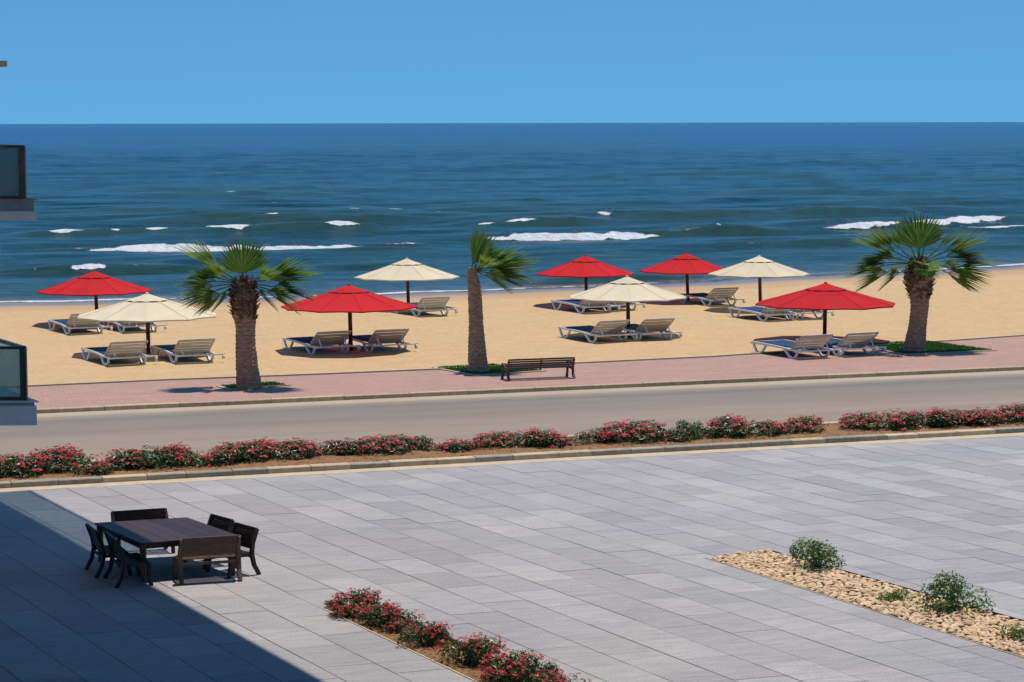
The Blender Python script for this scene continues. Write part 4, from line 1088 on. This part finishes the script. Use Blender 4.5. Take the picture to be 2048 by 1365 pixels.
BUSH = [(28, 952, 115, 52, 2, 'flowering shrub at the far left end of the kerbside bed'), (90, 950, 60, 32, 3, 'small low flowering shrub second from the left end of the kerbside bed'),
 (150, 944, 120, 54, 0, 'broad red flowered shrub left of the first gap of mulch'), (192, 950, 60, 26, 4, 'low red shrub spilling onto the mulch before the first gap'),
 (243, 938, 50, 28, 5, 'small mostly green shrub in the first mulch gap of the kerbside bed'), (298, 938, 130, 54, 1, 'broad shrub with few pink blooms right of the first mulch gap'),
 (372, 934, 85, 48, 0, 'round red topped shrub third of the long left clump'), (432, 932, 80, 40, 4, 'shrub at the middle of the long left clump'),
 (487, 925, 92, 48, 2, 'densely red shrub left of the pair ending the long left clump'), (550, 920, 95, 44, 0, 'shrub next to last in the long left clump'),
 (612, 917, 92, 44, 4, 'shrub ending the long left clump before the second mulch gap'),
 (700, 912, 85, 42, 1, 'shrub starting the clump below the large red parasol'), (765, 910, 100, 42, 2, 'shrub in the middle of the clump below the large red parasol'), (828, 904, 66, 38, 5, 'greener shrub ending the clump below the large red parasol'),
 (905, 903, 88, 26, 4, 'low flat shrub alone on the mulch below the slim palm'), (990, 898, 78, 36, 2, 'shrub left end of the clump below the bench'), (1052, 897, 88, 42, 0, 'tall red shrub in the clump directly below the bench'),
 (1118, 895, 78, 32, 4, 'low shrub ending the clump below the bench'), (1200, 889, 70, 40, 1, 'shrub starting the red clump right of the bench'), (1262, 886, 115, 48, 2, 'broadest red shrub right of the bench'),
 (1330, 884, 66, 34, 5, 'small shrub left of the flowerless green one'), (1440, 879, 66, 32, 3, 'small shrub right of the flowerless green one'),
 (1488, 874, 98, 46, 0, 'tall red shrub right of the flowerless green one'), (1552, 872, 66, 34, 4, 'low shrub left of the last bush before the wide gap'), (1608, 868, 72, 38, 2, 'small round red shrub left of the wide mulch gap'),
 (1722, 862, 78, 40, 2, 'shrub just right of the wide mulch gap'), (1792, 860, 92, 42, 4, 'second shrub right of the wide mulch gap'), (1858, 857, 90, 42, 0, 'third shrub right of the wide mulch gap, below the right palm'),
 (1922, 854, 90, 42, 1, 'fourth shrub right of the wide mulch gap'), (1980, 851, 80, 38, 4, 'next to last shrub at the right end of the kerbside bed'), (2036, 847, 84, 42, 2, 'last flowering shrub at the right edge of the kerbside bed')]
gr = 'red flowering shrubs in the kerbside bed'
for i, (px, py, wpx, hpx, v, l) in enumerate(BUSH):
    p = G(px, py - 2, .08); sm = p.y / F
    place_shrub('flowering_shrub', FLV[v], p, (wpx * sm * 1.38, wpx * sm * 1.12, hpx * sm * 1.85), random.choice([0, math.pi]) + random.uniform(-.3, .3), l, 'shrub', gr)
p = G(1385, 880, .08); place_shrub('green_shrub', GREENV, p, (.95, .9, 1.15), .4, 'flowerless green shrub in the row of red flowering shrubs by the road', 'shrub', None)
FB = [(712, 1238, 115, 56, 2, 'red flowering shrub at the top tip of the narrow plaza bed'), (672, 1222, 46, 20, 4, 'tiny red shrub in the corner tip of the narrow plaza bed'), (752, 1252, 80, 44, 5, 'mostly green shrub second in the narrow plaza bed'), (795, 1258, 100, 50, 0, 'bushy red and green shrub third in the narrow plaza bed'),
      (788, 1268, 48, 26, 4, 'small low red shrub in front of the third plaza bed shrub'), (848, 1295, 98, 58, 1, 'rounded shrub with red top beside the bare mulch of the plaza bed'), (932, 1332, 122, 60, 0, 'wide shrub with three red tufts lower in the plaza bed'),
      (1020, 1368, 130, 64, 2, 'large red shrub near the bottom edge of the photo'), (1075, 1378, 80, 60, 5, 'greener shrub beside the large one at the bottom edge'), (1112, 1392, 105, 50, 4, 'red shrub cut off by the bottom edge, last in the plaza bed')]
for i, (px, py, wpx, hpx, v, l) in enumerate(FB):
    p = G(px, py - 3, -.03); sm = p.y / F
    place_shrub('flowering_shrub', FLV[v], p, (wpx * sm * 1.15, wpx * sm * .9, hpx * sm * 2.1), random.choice([0, math.pi]) + random.uniform(-.3, .3), l, 'shrub', 'red flowering shrubs in the narrow plaza bed')
# stone bed shrubs: loose, open
SB1 = shrub_meshes(21, 1.1, .54, 1100, 0, M_LEAF2, .042, False, .35, .6)
SB2 = shrub_meshes(24, 1.2, .60, 1200, 0, M_LEAF2, .042, False, .4, .6)
TF = shrub_meshes(23, .62, .2, 420, 0, M_LEAF3, .035, False, .2, .7)
G2 = 'green shrubs in the stone bed'
place_shrub('green_shrub', SB1, G(1634, 1138, -.03), (1, 1, 1), 0, 'airy green shrub near the pointed end of the stone bed', 'shrub', G2)
place_shrub('green_shrub', SB2, G(1912, 1228, -.03), (1.02, 1, 1.05), .2, 'largest sprawling green shrub in the stone bed', 'shrub', G2)
place_shrub('green_shrub', TF, G(1787, 1203, -.03), (1, 1, 1), 0, 'small bright yellow-green tuft between the two green shrubs on the stones', 'shrub', G2)
place_shrub('green_shrub', TF, G(2046, 1280, -.03), (1.05, 1, 1.1), 2, 'low green tuft cut by the right edge of the photo', 'shrub', G2)

# ------------------------------------------------------------------ hotel building on the left: facade runs along TD, outside the frame; balconies reach into it
ND = Vector((TD.y, -TD.x, 0))                    # out of the facade
M_SHADEDECK = simple('dark shade deck', (.05, .045, .04), (.09, .08, .07), .8, 2, kind='World')  # kept dark so the added deck deepens the plaza shade
hotel = empty('hotel_building'); tag(hotel, 'white hotel whose glass balconies reach in at the left edge', 'building')
DB = 38.0
def at_depth(px, py, d):
    v = M3 @ Vector(((px - 1024) / F, -(py - 682.5) / F, -1)); k = d / v.y; return Vector((v.x * k, d, CAMH + v.z * k))
cor = at_depth(73, 806, DB)                       # near right corner of the lower slab
fac0 = Vector((cor.x, cor.y, 0)) - ND * 1.9 - TD * .5
wl = MB(); wl.poly([xy(fac0), xy(fac0 + TD * 16), xy(fac0 + TD * 16 - ND * 12), xy(fac0 - ND * 12)], 0, 14.5)
wall = wl.build('wall', M_WHITE, hotel)
# added unseen deck, placed to cast the big shadow on the plaza
e0 = G(310, 1175); e1 = G(650, 1365); ed = unit(e0 - e1)
RH = 15.0; sh = Vector((SUN.x / SUN.z * RH, SUN.y / SUN.z * RH, 0))
near_e = e1 - ed * 30; far_e = e0 + ed * ((U_GUT - .1 - e0.dot(MD)) / ed.dot(MD))
A1, A2 = near_e + sh, far_e + sh
back_n = Vector((-9, .5, 0))
wq = [A1, A2, fac0 + TD * 15.5 + Vector((-3, 0, 0)), fac0 - ND * 12, Vector((-26, 6, 0))]
# shade deck polygon: from the shadow-casting edge back over the block
rp = [xy(A1), xy(A2), xy(A2 - CD * 16), xy(A1 - CD * 34)]
MB().poly(rp, RH, RH + .35).build('added_shade_deck', M_SHADEDECK, hotel)
# added unseen glass strip and rail, for the half-lit band beside the shadow
g0 = G(165, 1112); gs = (g0 - e1).dot(ed); PA = e1 + ed * gs + sh; nrm_e = Vector((ed.y, -ed.x, 0))
MB().poly([xy(PA + nrm_e * .01), xy(A2 + nrm_e * .01), xy(A2 + nrm_e * .98), xy(PA + nrm_e * .98)], RH + .1, RH + .13).build('added_shade_glass', M_SHADEGL, hotel)
MB().poly([xy(PA + nrm_e * .98), xy(A2 + nrm_e * .98), xy(A2 + nrm_e * 1.03), xy(PA + nrm_e * 1.03)], RH + .05, RH + .18).build('shade_glass_rail', M_FRD, hotel)
def balcony(px_c, y_top, y_lip, y_bot, glass_top, post_x, rail_m, glass, tanlip, depth=DB):
    c = at_depth(px_c, y_top, depth); zt = c.z; zl = at_depth(px_c, y_lip, depth).z; zb = at_depth(px_c, y_bot, depth).z
    b = empty('balcony'); b.parent = hotel
    c0 = Vector((c.x, c.y, 0)); LL = 5.0; W_ = 2.2
    q = [c0, c0 + TD * LL, c0 + TD * LL - ND * W_, c0 - ND * W_]
    # slab with square front
    XD = Vector((1, 0.06, 0)).normalized()
    q = [c0, c0 + TD * LL, c0 + TD * LL - XD * 3.2, c0 - XD * 3.2]
    MB().poly([xy(v) for v in q], zb, zl).build('slab', M_WHITE, b)
    ii = [c0 - XD * .03 + TD * .03, c0 - XD * .03 + TD * LL, q[2], q[3] + TD * .03]
    MB().poly([xy(v) for v in ii], zl, zt - .02).build('slab_band', M_GREYB, b)
    ii2 = [c0 + XD * .03 - TD * .02, c0 + XD * .03 + TD * LL, q[2], q[3] - TD * .02]
    MB().poly([xy(v) for v in ii2], zt - .018, zt + .005).build('slab_lip', M_TANST if tanlip else M_WHITE, b)
    pp = at_depth(post_x, y_top, depth); p0 = Vector((pp.x, pp.y + .12, 0)); zg = at_depth(post_x, glass_top, depth).z
    r = MB()
    MB().box(-.055, .055, -.05, .05, zt + .005, zg, Matrix.Translation(p0)).build('post', rail_m, b, bevel=.006)
    MB().beam([p0 + Vector((0.05, 0, zg)), p0 - XD * 3.0 + Vector((0, 0, zg))], .07, .05).build('top_rail', rail_m, b)
    MB().beam([p0 + Vector((0, 0, zg)), p0 + TD * (LL - .3) + Vector((0, 0, zg))], .07, .05).build('top_rail', rail_m, b)
    MB().beam([p0 + Vector((0, 0, zt + .035)), p0 - XD * 3.0 + Vector((0, 0, zt + .035))], .05, .05).build('bottom_rail', rail_m, b)
    def pane(a, d_, L):
        n_ = Vector((d_.y, -d_.x, 0)) * .006
        k = MB(); s, e = a + d_ * .06, a + d_ * L
        k.add([s - n_ + Vector((0, 0, zt + .06)), e - n_ + Vector((0, 0, zt + .06)), e - n_ + Vector((0, 0, zg - .03)), s - n_ + Vector((0, 0, zg - .03)), s + n_ + Vector((0, 0, zt + .06)), e + n_ + Vector((0, 0, zt + .06)), e + n_ + Vector((0, 0, zg - .03)), s + n_ + Vector((0, 0, zg - .03))],
              [(0, 1, 2, 3), (7, 6, 5, 4), (0, 4, 5, 1), (2, 6, 7, 3), (0, 3, 7, 4), (1, 5, 6, 2)])
        k.build('pane', glass, b)
    pane(p0, -XD, 2.9); pane(p0, TD, LL - .4)
    return b
balcony(73, 803, 812, 851, 697, 45.5, M_FRD, M_GLASS, False)
balcony(72, 399, 423, 441, 294, 43, M_FRB, M_GLASS2, True)
aw0 = at_depth(15, 122, DB); aw1 = at_depth(16, 134, DB)
k = MB(); q0 = Vector((aw0.x, aw0.y, 0)); k.poly([xy(q0), xy(q0 + TD * .5), xy(q0 + TD * .5 - Vector((2.5, 0, 0))), xy(q0 - Vector((2.5, 0, 0)))], aw1.z, aw0.z)
k.build('awning', M_AWN, hotel, bevel=.015)
